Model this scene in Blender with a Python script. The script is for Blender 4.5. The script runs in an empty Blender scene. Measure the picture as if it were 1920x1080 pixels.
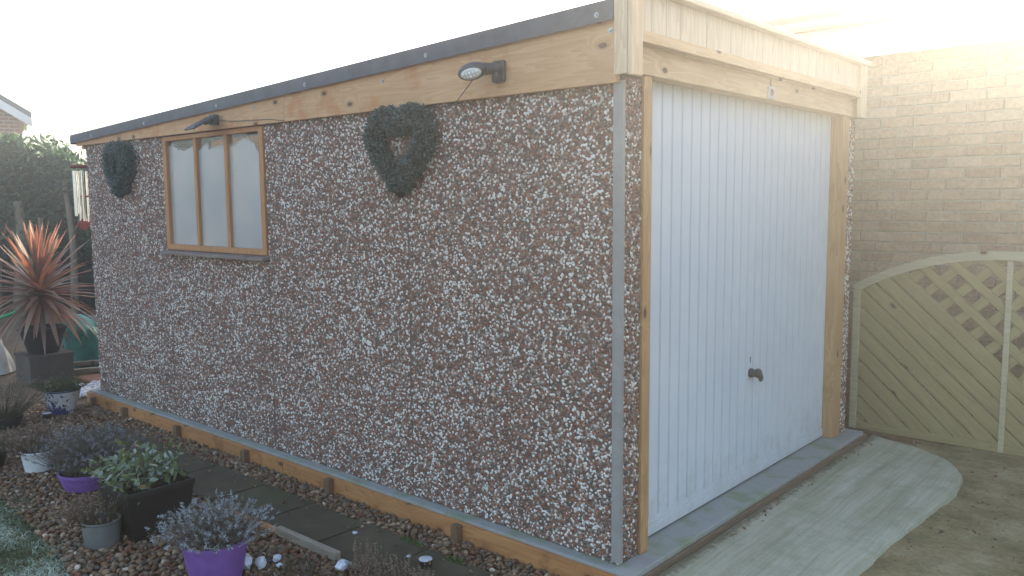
import bpy, bmesh, math, random
import numpy as np
from mathutils import Matrix, Vector
random.seed(7); rng = np.random.default_rng(7)
scene = bpy.context.scene
C = scene.collection

# ------------------------------------------------------------------ camera, sky, sun, exposure
cam_d = bpy.data.cameras.new('camera'); cam = bpy.data.objects.new('camera', cam_d); C.objects.link(cam)
cam_d.lens = 28.95; cam_d.sensor_width = 36; cam_d.clip_start = 0.05; cam_d.clip_end = 500
R = Matrix(((0.75213522, -0.0628904, 0.65600107), (0.65895706, 0.0842458, -0.74744782), (-0.00825804, 0.99445837, 0.10480631)))
cam.matrix_world = Matrix.Translation((1.8724, -2.8070, 1.5375)) @ R.to_4x4()
scene.camera = cam
SUN_EL, SUN_ROT = math.radians(19.0), math.radians(-4.5)
world = bpy.data.worlds.new('World'); scene.world = world; world.use_nodes = True
wn = world.node_tree.nodes; wl = world.node_tree.links
bg = wn['Background']; sky = wn.new('ShaderNodeTexSky'); sky.sky_type = 'NISHITA'; sky.sun_disc = False
sky.sun_elevation = SUN_EL; sky.sun_rotation = SUN_ROT; sky.air_density = 1.0; sky.dust_density = 2.0; sky.ozone_density = 1.0
wl.new(sky.outputs[0], bg.inputs[0]); bg.inputs[1].default_value = 0.15
sv = Vector((math.sin(SUN_ROT) * math.cos(SUN_EL), math.cos(SUN_ROT) * math.cos(SUN_EL), math.sin(SUN_EL)))
sd = bpy.data.lights.new('sun', 'SUN'); sun = bpy.data.objects.new('sun', sd); C.objects.link(sun)
sd.energy = 5.0; sd.angle = math.radians(0.5); sd.color = (1.0, 0.91, 0.74)
sun.rotation_euler = sv.to_track_quat('Z', 'Y').to_euler(); sun.location = (0, 12, 8)
vs = scene.view_settings; vs.view_transform = 'Standard'; vs.look = 'None'; vs.gamma = 1; vs.use_curve_mapping = False
vs.exposure = 2.05
try:
    vs.use_white_balance = True; vs.white_balance_temperature = 6900; vs.white_balance_tint = 10
except Exception: pass
scene.cycles.use_denoising = True
scene.cycles.volume_bounces = 0; scene.cycles.max_bounces = 6; scene.cycles.diffuse_bounces = 3
scene.cycles.volume_step_rate = 1.0
scene.cycles.sample_clamp_indirect = 5

# ------------------------------------------------------------------ object helpers
WO = {}
def thing(name, label, cat, loc, group=None):
    o = bpy.data.objects.new(name, None); C.objects.link(o); o.location = loc; o.empty_display_size = 0.1
    WO[o] = Vector(loc); tag(o, label, cat, group); return o
def tag(o, label, cat, group=None):
    if label: o['label'] = label
    if cat: o['category'] = cat
    if group: o['group'] = group
    return o
def place(o, world_loc, parent=None):
    WO[o] = Vector(world_loc)
    if parent is not None:
        o.parent = parent; o.location = Vector(world_loc) - WO[parent]
    else: o.location = world_loc
def np_obj(name, V, F, mat, parent=None, rnd=None, smooth=True, origin=None, kind=None):
    V = np.asarray(V, dtype=np.float32); F = np.asarray(F, dtype=np.int32)
    if origin is None: origin = ((V[:, 0].min() + V[:, 0].max()) / 2, (V[:, 1].min() + V[:, 1].max()) / 2, V[:, 2].min())
    origin = tuple(float(a) for a in origin)
    V = V - np.array(origin, dtype=np.float32)
    me = bpy.data.meshes.new(name); n, k = F.shape
    me.vertices.add(len(V)); me.vertices.foreach_set('co', V.ravel())
    me.loops.add(n * k); me.loops.foreach_set('vertex_index', F.ravel())
    me.polygons.add(n); me.polygons.foreach_set('loop_start', np.arange(0, n * k, k, dtype=np.int32))
    me.polygons.foreach_set('loop_total', np.full(n, k, dtype=np.int32))
    me.polygons.foreach_set('use_smooth', np.full(n, smooth)); me.update(calc_edges=True)
    if rnd is not None:
        a = me.attributes.new('rnd', 'FLOAT', 'FACE'); a.data.foreach_set('value', np.asarray(rnd, dtype=np.float32))
    me.materials.append(mat)
    o = bpy.data.objects.new(name, me); C.objects.link(o); place(o, origin, parent)
    if kind: o['kind'] = kind
    return o
class MB:
    def __init__(s): s.v = []; s.f = []
    def add(s, vs, fs):
        b = len(s.v); s.v += [tuple(v) for v in vs]; s.f += [tuple(b + i for i in f) for f in fs]; return s
    def box(s, x0, x1, y0, y1, z0, z1):
        return s.add([(x, y, z) for x in (x0, x1) for y in (y0, y1) for z in (z0, z1)],
                     [(0, 1, 3, 2), (4, 6, 7, 5), (0, 4, 5, 1), (2, 3, 7, 6), (0, 2, 6, 4), (1, 5, 7, 3)])
    def hexa(s, b, t):  # 4 bottom, 4 top points, ccw from above
        return s.add(list(b) + list(t), [(3, 2, 1, 0), (4, 5, 6, 7)] + [(i, (i + 1) % 4, 4 + (i + 1) % 4, 4 + i) for i in range(4)])
    def bar(s, a, b, w, h, up=(0, 0, 1)):
        a = Vector(a); b = Vector(b); d = (b - a).normalized(); sd_ = d.cross(Vector(up)).normalized(); u = sd_.cross(d)
        c = [(-1, -1), (1, -1), (1, 1), (-1, 1)]
        return s.add([p + sd_ * (i * w / 2) + u * (j * h / 2) for p in (a, b) for i, j in c],
                     [(0, 1, 2, 3), (7, 6, 5, 4)] + [(i, 4 + i, 4 + (i + 1) % 4, (i + 1) % 4) for i in range(4)])
    def tube(s, pts, r, n=8):
        pts = [Vector(p) for p in pts]; rs = r if isinstance(r, (list, tuple)) else [r] * len(pts); base = len(s.v)
        for i, p in enumerate(pts):
            d = (pts[min(i + 1, len(pts) - 1)] - pts[max(i - 1, 0)]).normalized()
            a = d.cross(Vector((0, 0, 1)) if abs(d.z) < 0.9 else Vector((1, 0, 0))).normalized(); b = d.cross(a)
            for k in range(n):
                t = 2 * math.pi * k / n; s.v.append(tuple(p + (a * math.cos(t) + b * math.sin(t)) * rs[i]))
        for i in range(len(pts) - 1):
            for k in range(n):
                s.f.append((base + i * n + k, base + i * n + (k + 1) % n, base + (i + 1) * n + (k + 1) % n, base + (i + 1) * n + k))
        s.f.append(tuple(base + k for k in range(n))[::-1]); e = base + (len(pts) - 1) * n; s.f.append(tuple(e + k for k in range(n)))
        return s
    def lathe(s, c, prof, n=32):
        base = len(s.v)
        for r, z in prof:
            for k in range(n):
                t = 2 * math.pi * k / n; s.v.append((c[0] + r * math.cos(t), c[1] + r * math.sin(t), c[2] + z))
        m = len(prof)
        for i in range(m - 1):
            for k in range(n):
                s.f.append((base + i * n + k, base + i * n + (k + 1) % n, base + (i + 1) * n + (k + 1) % n, base + (i + 1) * n + k))
        s.f.append(tuple(base + k for k in range(n))[::-1]); s.f.append(tuple(base + (m - 1) * n + k for k in range(n)))
        return s
    def ell(s, c, rx, ry, rz, rot=None, n=20, m=10):
        base = len(s.v); rot = rot or Matrix.Identity(3)
        for i in range(m + 1):
            p = math.pi * i / m
            for k in range(n):
                t = 2 * math.pi * k / n
                s.v.append(tuple(Vector(c) + rot @ Vector((rx * math.sin(p) * math.cos(t), ry * math.sin(p) * math.sin(t), rz * math.cos(p)))))
        for i in range(m):
            for k in range(n):
                s.f.append((base + i * n + k, base + (i + 1) * n + k, base + (i + 1) * n + (k + 1) % n, base + i * n + (k + 1) % n))
        return s
    def build(s, name, mat, parent=None, bevel=0, smooth=False, origin=None, kind=None, segs=2):
        V = np.array(s.v)
        if origin is None: origin = ((V[:, 0].min() + V[:, 0].max()) / 2, (V[:, 1].min() + V[:, 1].max()) / 2, V[:, 2].min())
        origin = tuple(float(a) for a in origin)
        bm = bmesh.new(); vs_ = [bm.verts.new(Vector(v) - Vector(origin)) for v in s.v]
        for f in s.f:
            try: bm.faces.new([vs_[i] for i in f])
            except ValueError: pass
        bmesh.ops.remove_doubles(bm, verts=bm.verts, dist=1e-6)
        bmesh.ops.recalc_face_normals(bm, faces=bm.faces)
        if bevel:
            bmesh.ops.bevel(bm, geom=[e for e in bm.edges if e.calc_face_angle(0) > 0.5], offset=bevel, segments=segs, affect='EDGES', profile=0.6)
        me = bpy.data.meshes.new(name); bm.to_mesh(me); bm.free()
        if smooth:
            for p in me.polygons: p.use_smooth = True
            try: me.set_sharp_from_angle(angle=math.radians(38))
            except Exception: pass
        me.materials.append(mat); o = bpy.data.objects.new(name, me); C.objects.link(o); place(o, origin, parent)
        if kind: o['kind'] = kind
        return o
def copy_at(o, world_loc, parent=None, rot=None):
    c = o.copy(); C.objects.link(c); place(c, world_loc, parent if parent is not None else o.parent)
    if rot is not None: c.rotation_euler = rot
    return c

# ------------------------------------------------------------------ materials
def rgb(h): return (h[0], h[1], h[2], 1.0)
class Mat:
    def __init__(s, name):
        s.m = bpy.data.materials.new(name); s.m.use_nodes = True; s.t = s.m.node_tree; s.N = s.t.nodes; s.L = s.t.links
        s.b = s.N['Principled BSDF']; s.out = s.N['Material Output']; s.tc = s.N.new('ShaderNodeTexCoord')
    def n(s, typ, ins=None, **kw):
        x = s.N.new(typ)
        for k, v in kw.items(): setattr(x, k, v)
        for k, v in (ins or {}).items():
            if isinstance(v, bpy.types.NodeSocket): s.L.new(v, x.inputs[k])
            else: x.inputs[k].default_value = v
        return x
    def coord(s, scale=(1, 1, 1), out='Object', rnd=False):
        src = s.tc.outputs[out]
        if rnd:
            oi = s.n('ShaderNodeObjectInfo'); mu = s.n('ShaderNodeVectorMath', {0: oi.outputs['Random'], 1: (17, 31, 11)}, operation='MULTIPLY')
            src = s.n('ShaderNodeVectorMath', {0: src, 1: mu.outputs[0]}, operation='ADD').outputs[0]
        return s.n('ShaderNodeVectorMath', {0: src, 1: scale}, operation='MULTIPLY').outputs[0]
    def noise(s, vec, scale, detail=4, rough=0.55, dist=0.0):
        return s.n('ShaderNodeTexNoise', {'Vector': vec, 'Scale': scale, 'Detail': detail, 'Roughness': rough, 'Distortion': dist}).outputs['Fac']
    def ramp(s, fac, stops, interp='LINEAR'):
        r = s.n('ShaderNodeValToRGB', {'Fac': fac}); cr = r.color_ramp; cr.interpolation = interp
        while len(cr.elements) < len(stops): cr.elements.new(0.5)
        for e, (p, c) in zip(cr.elements, stops): e.position = p; e.color = rgb(c) if not isinstance(c, (int, float)) else (c, c, c, 1)
        return r.outputs[0]
    def mix(s, fac, a, b, mode='MIX'):
        x = s.n('ShaderNodeMix', data_type='RGBA', blend_type=mode)
        for i, v in ((0, fac), (6, a), (7, b)):
            if isinstance(v, bpy.types.NodeSocket): s.L.new(v, x.inputs[i])
            else: x.inputs[i].default_value = rgb(v) if isinstance(v, tuple) else v
        return x.outputs[2]
    def math(s, op, a, b=0.0):
        x = s.N.new('ShaderNodeMath'); x.operation = op
        for i, v in ((0, a), (1, b)):
            if isinstance(v, bpy.types.NodeSocket): s.L.new(v, x.inputs[i])
            else: x.inputs[i].default_value = v
        return x.outputs[0]
    def base(s, c):
        if isinstance(c, bpy.types.NodeSocket): s.L.new(c, s.b.inputs['Base Color'])
        else: s.b.inputs['Base Color'].default_value = rgb(c)
    def rough(s, c):
        if isinstance(c, bpy.types.NodeSocket): s.L.new(c, s.b.inputs['Roughness'])
        else: s.b.inputs['Roughness'].default_value = c
    def bump(s, h, strength=0.3, dist=0.005):
        x = s.n('ShaderNodeBump', {'Height': h, 'Strength': strength, 'Distance': dist}); s.L.new(x.outputs[0], s.b.inputs['Normal'])

def stone_mat(name, stops, scale=6, fine=90, rough=0.85, bump=0.4, bd=0.004, stretch=(1, 1, 1), spots=None, metal=0.0, rnd=True):
    m = Mat(name); v = m.coord(stretch, rnd=rnd)
    a = m.noise(v, scale, 6, 0.6); b = m.noise(v, fine, 3, 0.6)
    f = m.math('ADD', m.math('MULTIPLY', a, 0.75), m.math('MULTIPLY', b, 0.25))
    c = m.ramp(f, stops)
    if spots:
        sp = m.ramp(m.noise(v, spots[0], 5, 0.6), [(spots[1], 0), (spots[2], 1)]); c = m.mix(sp, c, spots[3])
    m.base(c); m.rough(rough); m.bump(f, bump, bd); m.b.inputs['Metallic'].default_value = metal
    return m.m
def plastic(name, c, rough=0.45, var=0.12):
    m = Mat(name); v = m.coord(rnd=True); f = m.noise(v, 14, 4, 0.6)
    m.base(m.ramp(f, [(0.3, tuple(x * (1 - var) for x in c)), (0.7, tuple(min(1, x * (1 + var)) for x in c))]))
    m.rough(m.ramp(m.noise(v, 30, 3), [(0.3, rough * 0.8), (0.7, min(1, rough * 1.25))])); m.bump(m.noise(v, 160, 2), 0.08, 0.001)
    return m.m
def wood(name, along, thick, light, dark, knot=(0.10, 0.045, 0.02), grain=1.0, knots=0.62, stain=None, rough=0.75):
    m = Mat(name); axes = 'XYZ'; cross = ({0, 1, 2} - {along, thick}).pop()
    v = m.coord((1, 1, 1), rnd=True)
    flat = [1, 1, 1]; flat[thick] = 0.0
    kv = [0, 0, 0]; kv[along] = 4.3; kv[cross] = 8.0
    vk0 = m.n('ShaderNodeSeparateXYZ', {0: v})
    vk = m.n('ShaderNodeCombineXYZ', {0: m.math('MULTIPLY', vk0.outputs[along], 4.3), 1: m.math('MULTIPLY', vk0.outputs[cross], 8.0), 2: 0.0}).outputs[0]
    vor = m.n('ShaderNodeTexVoronoi', {'Vector': vk, 'Scale': 1.0, 'Randomness': 0.9}, voronoi_dimensions='2D')
    d = vor.outputs['Distance']; sep = m.n('ShaderNodeSeparateColor', {0: vor.outputs['Color']})
    has = m.math('GREATER_THAN', sep.outputs[0], knots)
    near = m.math('MULTIPLY', m.ramp(d, [(0.0, 1), (0.45, 0)]), has)
    kmask = m.math('MULTIPLY', m.ramp(d, [(0.07, 1), (0.105, 0)]), has)
    gs = [0, 0, 0]; gs[along] = 1.2; gs[cross] = 16; gs[thick] = 16
    vg = m.n('ShaderNodeVectorMath', {0: v, 1: tuple(gs)}, operation='MULTIPLY').outputs[0]
    push = [0.0, 0.0, 0.0]; push[cross] = 1.6; push[along] = 0.6
    pv = m.n('ShaderNodeVectorMath', {0: tuple(push), 'Scale': near}, operation='SCALE').outputs[0]
    vg = m.n('ShaderNodeVectorMath', {0: vg, 1: pv}, operation='ADD').outputs[0]
    g1 = m.noise(vg, 1.0 * grain, 3, 0.5, 0.4)
    bands = m.math('FRACT', m.math('MULTIPLY', g1, 7.0))
    fine = m.noise(vg, 7.0, 3, 0.7)
    blotch = m.noise(v, 3.0, 4, 0.6)
    f = m.math('ADD', m.math('MULTIPLY', bands, 0.35), m.math('ADD', m.math('MULTIPLY', fine, 0.25), m.math('MULTIPLY', blotch, 0.45)))
    c = m.ramp(f, [(0.3, light), (0.85, dark)])
    if stain:
        st = m.ramp(m.noise(v, 5.0, 5, 0.65), [(0.56, 0), (0.66, 1)]); c = m.mix(m.math('MULTIPLY', st, 0.55), c, stain)
    halo = m.math('MULTIPLY', m.ramp(d, [(0.08, 1), (0.2, 0)]), has)
    c = m.mix(m.math('MULTIPLY', halo, 0.45), c, tuple(x * 0.55 for x in dark)); c = m.mix(kmask, c, knot)
    m.base(c); m.rough(rough); m.bump(m.math('ADD', fine, m.math('MULTIPLY', kmask, -0.6)), 0.25, 0.002)
    return m.m
def attr_mat(name, stops, interp='LINEAR', rough=0.6, trans=0.0, bump=0.0, var=0.0, spec=0.5):
    m = Mat(name); a = m.n('ShaderNodeAttribute', attribute_name='rnd'); c = m.ramp(a.outputs['Fac'], stops, interp)
    if var:
        f = m.noise(m.coord(), 120, 3); c = m.mix(var, c, m.ramp(f, [(0.3, 0.0), (0.7, 1.0)]), 'OVERLAY')
    m.base(c); m.rough(rough); m.b.inputs['Specular IOR Level'].default_value = spec
    if bump: m.bump(m.noise(m.coord(), 220, 3), bump, 0.002)
    if trans:
        t = m.n('ShaderNodeBsdfTranslucent', {'Color': c}); x = m.n('ShaderNodeMixShader', {0: trans})
        m.L.new(m.b.outputs[0], x.inputs[1]); m.L.new(t.outputs[0], x.inputs[2]); m.L.new(x.outputs[0], m.out.inputs[0])
    return m.m

PINE_L, PINE_D = (0.56, 0.37, 0.20), (0.40, 0.22, 0.095)
w_fascia = wood('fascia_pine', 0, 1, (0.57, 0.345, 0.185), (0.43, 0.215, 0.09), stain=(0.46, 0.17, 0.045), knots=0.5)
w_post = wood('post_pine', 2, 0, (0.50, 0.30, 0.14), (0.34, 0.17, 0.07), knots=0.6)
w_trim = wood('trim_pine', 2, 0, (0.66, 0.52, 0.36), (0.52, 0.36, 0.22), knots=0.9)
w_lint = wood('lintel_pine', 1, 0, (0.62, 0.44, 0.27), (0.47, 0.29, 0.15), knots=0.86)
w_clad = wood('cladding_pine', 2, 0, (0.66, 0.55, 0.42), (0.50, 0.38, 0.27), knots=0.93)
w_cap = wood('capping_pine', 1, 2, (0.68, 0.58, 0.46), (0.54, 0.42, 0.30), knots=0.95)
w_shut = wood('shuttering_pine', 0, 1, (0.50, 0.235, 0.085), (0.32, 0.125, 0.038), knots=0.4, stain=(0.20, 0.065, 0.02))
w_win = wood('window_stain', 2, 1, (0.48, 0.235, 0.10), (0.33, 0.14, 0.055), knots=0.9)
w_winh = wood('window_stain_rail', 0, 1, (0.48, 0.235, 0.10), (0.33, 0.14, 0.055), knots=0.9)
w_peg = wood('weathered_peg', 2, 0, (0.20, 0.115, 0.06), (0.10, 0.055, 0.03), knots=0.9)
w_peg2 = wood('dirty_board', 1, 0, (0.20, 0.14, 0.09), (0.11, 0.075, 0.05), knots=0.9)
w_grey = wood('weathered_batten', 0, 2, (0.34, 0.29, 0.22), (0.20, 0.16, 0.12), knots=0.85)
w_sill = wood('grey_sill', 0, 2, (0.24, 0.19, 0.17), (0.15, 0.11, 0.10), knots=0.9)
w_gate = wood('gate_slat', 0, 1, (0.33, 0.27, 0.13), (0.245, 0.19, 0.085), knots=0.8)
w_gatef = wood('gate_frame', 0, 1, (0.48, 0.42, 0.28), (0.34, 0.29, 0.18), knots=0.85)
m_panel = stone_mat('render_base', [(0.3, (0.11, 0.065, 0.05)), (0.7, (0.235, 0.155, 0.125))], 30, 200, 0.95)
m_chip = attr_mat('aggregate_chips', [(0.0, (0.70, 0.67, 0.62)), (0.16, (0.47, 0.43, 0.39)), (0.30, (0.25, 0.095, 0.055)), (0.50, (0.135, 0.055, 0.036)),
          (0.62, (0.33, 0.19, 0.13)), (0.75, (0.085, 0.072, 0.065)), (0.88, (0.22, 0.185, 0.16))], 'CONSTANT', 0.55, var=0.25, spec=0.5)
m_strip = plastic('corner_strip_grey', (0.275, 0.265, 0.25), 0.6)
m_conc = stone_mat('base_concrete', [(0.3, (0.25, 0.25, 0.24)), (0.7, (0.37, 0.37, 0.36))], 5, 120, 0.9, 0.3, 0.002, spots=(5, 0.46, 0.62, (0.22, 0.25, 0.17)))
md_ = Mat('white_door_paint'); v = md_.coord(); f1 = md_.noise(v, 2.2, 4, 0.6); zz_ = md_.n('ShaderNodeSeparateXYZ', {0: v}).outputs['Z']
c = md_.ramp(f1, [(0.3, (0.58, 0.62, 0.665)), (0.7, (0.64, 0.67, 0.705))]); gr = md_.math('ADD', md_.ramp(zz_, [(0.0, 0.35), (0.35, 0.0)]), md_.noise(v, 11, 6, 0.7))
c = md_.mix(md_.math('MULTIPLY', md_.ramp(gr, [(0.62, 0), (0.95, 1)]), 0.4), c, (0.36, 0.34, 0.29)); md_.base(c)
md_.rough(md_.ramp(md_.noise(v, 7, 4), [(0.3, 0.32), (0.7, 0.5)])); md_.bump(md_.noise(v, 1.8, 2), 0.25, 0.012); m_white = md_.m
m_dark = plastic('black_plastic', (0.018, 0.018, 0.02), 0.4)
m_felt = stone_mat('roof_edge_felt', [(0.3, (0.055, 0.060, 0.072)), (0.7, (0.105, 0.115, 0.135))], 9, 240, 0.85, 0.5, 0.002)
m_metal = stone_mat('zinc_bolt', [(0.3, (0.25, 0.26, 0.28)), (0.7, (0.42, 0.43, 0.45))], 40, 200, 0.35, 0.1, 0.001, metal=0.9)

# ------------------------------------------------------------------ ground, gravel, path, ramp
m_soil = stone_mat('garden_soil', [(0.3, (0.075, 0.05, 0.03)), (0.5, (0.16, 0.10, 0.055)), (0.7, (0.21, 0.14, 0.075))], 2.5, 60, 0.95, 0.8, 0.01, rnd=False)
def sheet(name, x0, x1, y0, y1, z, n, m, amp, mat, kind='structure', fscale=3.0, drop=None):
    xs = np.linspace(x0, x1, n); ys = np.linspace(y0, y1, m); X, Y = np.meshgrid(xs, ys, indexing='ij')
    Z = z + amp * (np.sin(X * fscale * 1.3 + 1) * np.sin(Y * fscale + 2) + 0.5 * np.sin(X * fscale * 3.1) * np.sin(Y * fscale * 2.7 + 1))
    V = np.stack([X.ravel(), Y.ravel(), Z.ravel()], 1); I = np.arange(n * m).reshape(n, m)
    F = np.stack([I[:-1, :-1].ravel(), I[1:, :-1].ravel(), I[1:, 1:].ravel(), I[:-1, 1:].ravel()], 1)
    return np_obj(name, V, F, mat, kind=kind)
sheet('ground', -75, 75, -70, 80, -0.135, 90, 90, 0.0, m_soil)

# driveway with moss and small stones
md = Mat('driveway_dirt'); v = md.coord((1, 1, 1))
a = md.noise(v, 3.2, 6, 0.65); b = md.noise(v, 48, 4, 0.7)
c = md.ramp(md.math('ADD', md.math('MULTIPLY', a, 0.7), md.math('MULTIPLY', b, 0.3)), [(0.34, (0.12, 0.088, 0.038)), (0.5, (0.24, 0.185, 0.088)), (0.66, (0.38, 0.31, 0.19))])
c = md.mix(md.math('MULTIPLY', md.ramp(md.noise(v, 5.5, 5, 0.7), [(0.5, 0), (0.62, 1)]), 0.55), c, (0.10, 0.105, 0.035))
vo = md.n('ShaderNodeTexVoronoi', {'Vector': v, 'Scale': 55.0}); sp = md.ramp(vo.outputs['Distance'], [(0.16, 1), (0.24, 0)])
hs = md.n('ShaderNodeSeparateColor', {0: vo.outputs['Color']}); spm = md.math('MULTIPLY', sp, md.math('GREATER_THAN', hs.outputs[0], 0.86))
c = md.mix(md.math('MULTIPLY', spm, 0.7), c, (0.36, 0.34, 0.30)); md.base(c); md.rough(0.95); md.bump(md.math('ADD', a, md.math('MULTIPLY', b, 0.8)), 0.7, 0.012)
sheet('driveway', 0.122, 6.0, -6.0, 3.52, -0.092, 120, 160, 0.004, md.m)

# poured ramp in front of the garage: brushed pale concrete with a curved outer edge
mr = Mat('ramp_concrete'); v0 = mr.coord((1, 1, 1)); warp = mr.noise(v0, 1.4, 3)
wv = mr.n('ShaderNodeVectorMath', {0: v0, 1: mr.n('ShaderNodeVectorMath', {0: (0.07, 0, 0), 'Scale': warp}, operation='SCALE').outputs[0]}, operation='ADD').outputs[0]
st = mr.n('ShaderNodeVectorMath', {0: wv, 1: (58, 1.7, 1)}, operation='MULTIPLY').outputs[0]
brush = mr.noise(st, 1.0, 4, 0.65)
st2 = mr.n('ShaderNodeVectorMath', {0: wv, 1: (9, 0.8, 1)}, operation='MULTIPLY').outputs[0]
broad = mr.noise(st2, 1.0, 4, 0.55); grain = mr.noise(v0, 130, 3, 0.6)
f = mr.math('ADD', mr.math('MULTIPLY', brush, 0.35), mr.math('ADD', mr.math('MULTIPLY', broad, 0.45), mr.math('MULTIPLY', grain, 0.2)))
c = mr.ramp(f, [(0.34, (0.23, 0.22, 0.145)), (0.48, (0.36, 0.345, 0.245)), (0.64, (0.50, 0.485, 0.39))])
c = mr.mix(mr.math('MULTIPLY', mr.ramp(mr.noise(v0, 4.5, 6, 0.7), [(0.47, 0), (0.64, 1)]), 0.5), c, (0.22, 0.24, 0.14))
vcr = mr.n('ShaderNodeTexVoronoi', {'Vector': v0, 'Scale': 38.0}); grit = mr.ramp(vcr.outputs['Distance'], [(0.08, 1), (0.16, 0)])
gsel = mr.n('ShaderNodeSeparateColor', {0: vcr.outputs['Color']}); c = mr.mix(mr.math('MULTIPLY', grit, mr.math('GREATER_THAN', gsel.outputs[1], 0.93)), c, (0.08, 0.06, 0.04))
yx = mr.n('ShaderNodeSeparateXYZ', {0: v0}).outputs['X']; dirt = mr.math('ADD', mr.ramp(yx, [(0.0, 0.5), (0.09, 0.0)]), mr.math('MULTIPLY', mr.noise(v0, 22, 5, 0.7), 0.9))
c = mr.mix(mr.math('MULTIPLY', mr.ramp(dirt, [(0.62, 0), (0.85, 1)]), 0.75), c, (0.09, 0.065, 0.035))
mr.base(c); mr.rough(0.92); mr.bump(f, 0.8, 0.008)
outer = [(0.72, -0.35), (0.735, 0.0), (0.735, 0.4), (0.74, 0.8), (0.745, 1.1), (0.765, 1.5), (0.79, 1.85), (0.80, 2.1), (0.785, 2.3), (0.74, 2.48), (0.66, 2.62), (0.53, 2.74), (0.38, 2.82), (0.24, 2.86), (0.122, 2.88)]
def catmull(pts, k=6):
    out = []
    for i in range(len(pts) - 1):
        p0, p1, p2, p3 = (np.array(pts[max(i - 1, 0)]), np.array(pts[i]), np.array(pts[i + 1]), np.array(pts[min(i + 2, len(pts) - 1)]))
        for j in range(k):
            t = j / k; out.append(tuple(0.5 * ((2 * p1) + (-p0 + p2) * t + (2 * p0 - 5 * p1 + 4 * p2 - p3) * t * t + (-p0 + 3 * p1 - 3 * p2 + p3) * t ** 3)))
    out.append(tuple(pts[-1])); return out
oc = catmull(outer)
oc = [(x + (0.0025 * math.sin(i * 1.7) + 0.004 * math.sin(i * 0.61 + 2)) * (1 if i < len(oc) - 3 else 0), y) for i, (x, y) in enumerate(oc)]
mb = MB(); rows = []
nu = 22
for (x, y) in oc:
    row = []
    for u in range(nu + 1):
        t = u / nu; xx = 0.1215 + (x - 0.1215) * t; yy = y + (0 if t > 0 else 0)
        if y > 2.3: yy = y - 0.0 * t
        z = -0.048 - 0.018 * t + 0.0025 * math.sin(xx * 17) * math.sin(yy * 9)
        if t == 1: z -= 0.012
        row.append(len(mb.v)); mb.v.append((xx, yy, z))
    mb.v.append((x + 0.012, y + (0.008 if y > 2.4 else 0), -0.11)); row.append(len(mb.v) - 1); rows.append(row)
for r0, r1 in zip(rows[:-1], rows[1:]):
    for k in range(len(r0) - 1): mb.f.append((r0[k], r0[k + 1], r1[k + 1], r1[k]))
mb.build('concrete_ramp', mr.m, smooth=True, kind='structure', origin=(0.12, 0, -0.05))

# concrete base slab under the garage
MB().box(-5.25, 0.10, -0.06, 2.74, -0.14, 0.0).build('concrete_base', m_conc, kind='structure', bevel=0.006)

# paving slabs of the garden path
m_slab = stone_mat('mossy_paving', [(0.3, (0.036, 0.028, 0.016)), (0.5, (0.062, 0.050, 0.028)), (0.72, (0.105, 0.088, 0.052))], 5, 140, 0.9, 0.5, 0.003, spots=(3.2, 0.52, 0.7, (0.055, 0.062, 0.024)))
path = MB().box(-4.35, 0.0, -0.64, -0.24, -0.14, -0.118).build('garden_path', m_soil, kind='structure')
xj = [-4.3, -3.85, -3.4, -2.83, -2.29, -1.82, -1.36, -0.9, -0.44, 0.0]
for a_, b_ in zip(xj[:-1], xj[1:]):
    j = random.uniform(-0.006, 0.006); yo = random.uniform(-0.012, 0.012)
    yl = -0.60 if b_ > -2.9 else -0.66
    MB().hexa([(a_ + 0.006, yl + yo, -0.13), (b_ - 0.006, yl + yo, -0.13), (b_ - 0.006, -0.25 + yo, -0.13), (a_ + 0.006, -0.25 + yo, -0.13)],
              [(a_ + 0.006, yl + yo, -0.088 + j), (b_ - 0.006, yl + yo, -0.09 - j), (b_ - 0.006, -0.25 + yo, -0.092), (a_ + 0.006, -0.25 + yo, -0.09)]).build('paving_slab', m_slab, path, bevel=0.005)

# gravel
def ico(sub):
    bm = bmesh.new(); bmesh.ops.create_icosphere(bm, subdivisions=sub, radius=1.0)
    V = np.array([v.co[:] for v in bm.verts]); F = np.array([[v.index for v in f.verts] for f in bm.faces]); bm.free(); return V, F
ICO1, ICO2 = ico(1), ico(2)
def rotmats(n, tilt=1.0):
    q = rng.normal(size=(n, 4)); q /= np.linalg.norm(q, axis=1)[:, None]
    w, x, y, z = q.T
    return np.stack([1 - 2 * (y * y + z * z), 2 * (x * y - z * w), 2 * (x * z + y * w), 2 * (x * y + z * w), 1 - 2 * (x * x + z * z), 2 * (y * z - x * w),
                     2 * (x * z - y * w), 2 * (y * z + x * w), 1 - 2 * (x * x + y * y)], 1).reshape(n, 3, 3)
def stones(P, rad, tmpl):
    n = len(P); V0, F0 = tmpl; k = len(V0)
    nrm = rng.normal(0, 0.10, (12, k))
    lump = 1 + nrm[rng.integers(0, 12, n)]
    S = np.stack([rng.uniform(0.75, 1.35, n), rng.uniform(0.7, 1.1, n), rng.uniform(0.5, 0.85, n)], 1)
    V = V0[None] * lump[:, :, None] * S[:, None, :] * rad[:, None, None]
    V = np.einsum('nij,nkj->nki', rotmats(n), V); V[:, :, 2] *= 0.8
    V = V + P[:, None, :]; F = F0[None] + (np.arange(n) * k)[:, None, None]
    return V.reshape(-1, 3), F.reshape(-1, 3), n, len(F0)
def inpoly(P, poly):
    x, y = P[:, 0], P[:, 1]; ins = np.zeros(len(P), bool); n = len(poly)
    for i in range(n):
        x0, y0 = poly[i]; x1, y1 = poly[(i + 1) % n]
        c_ = ((y0 > y) != (y1 > y)) & (x < (x1 - x0) * (y - y0) / ((y1 - y0) + 1e-12) + x0); ins ^= c_
    return ins
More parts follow.
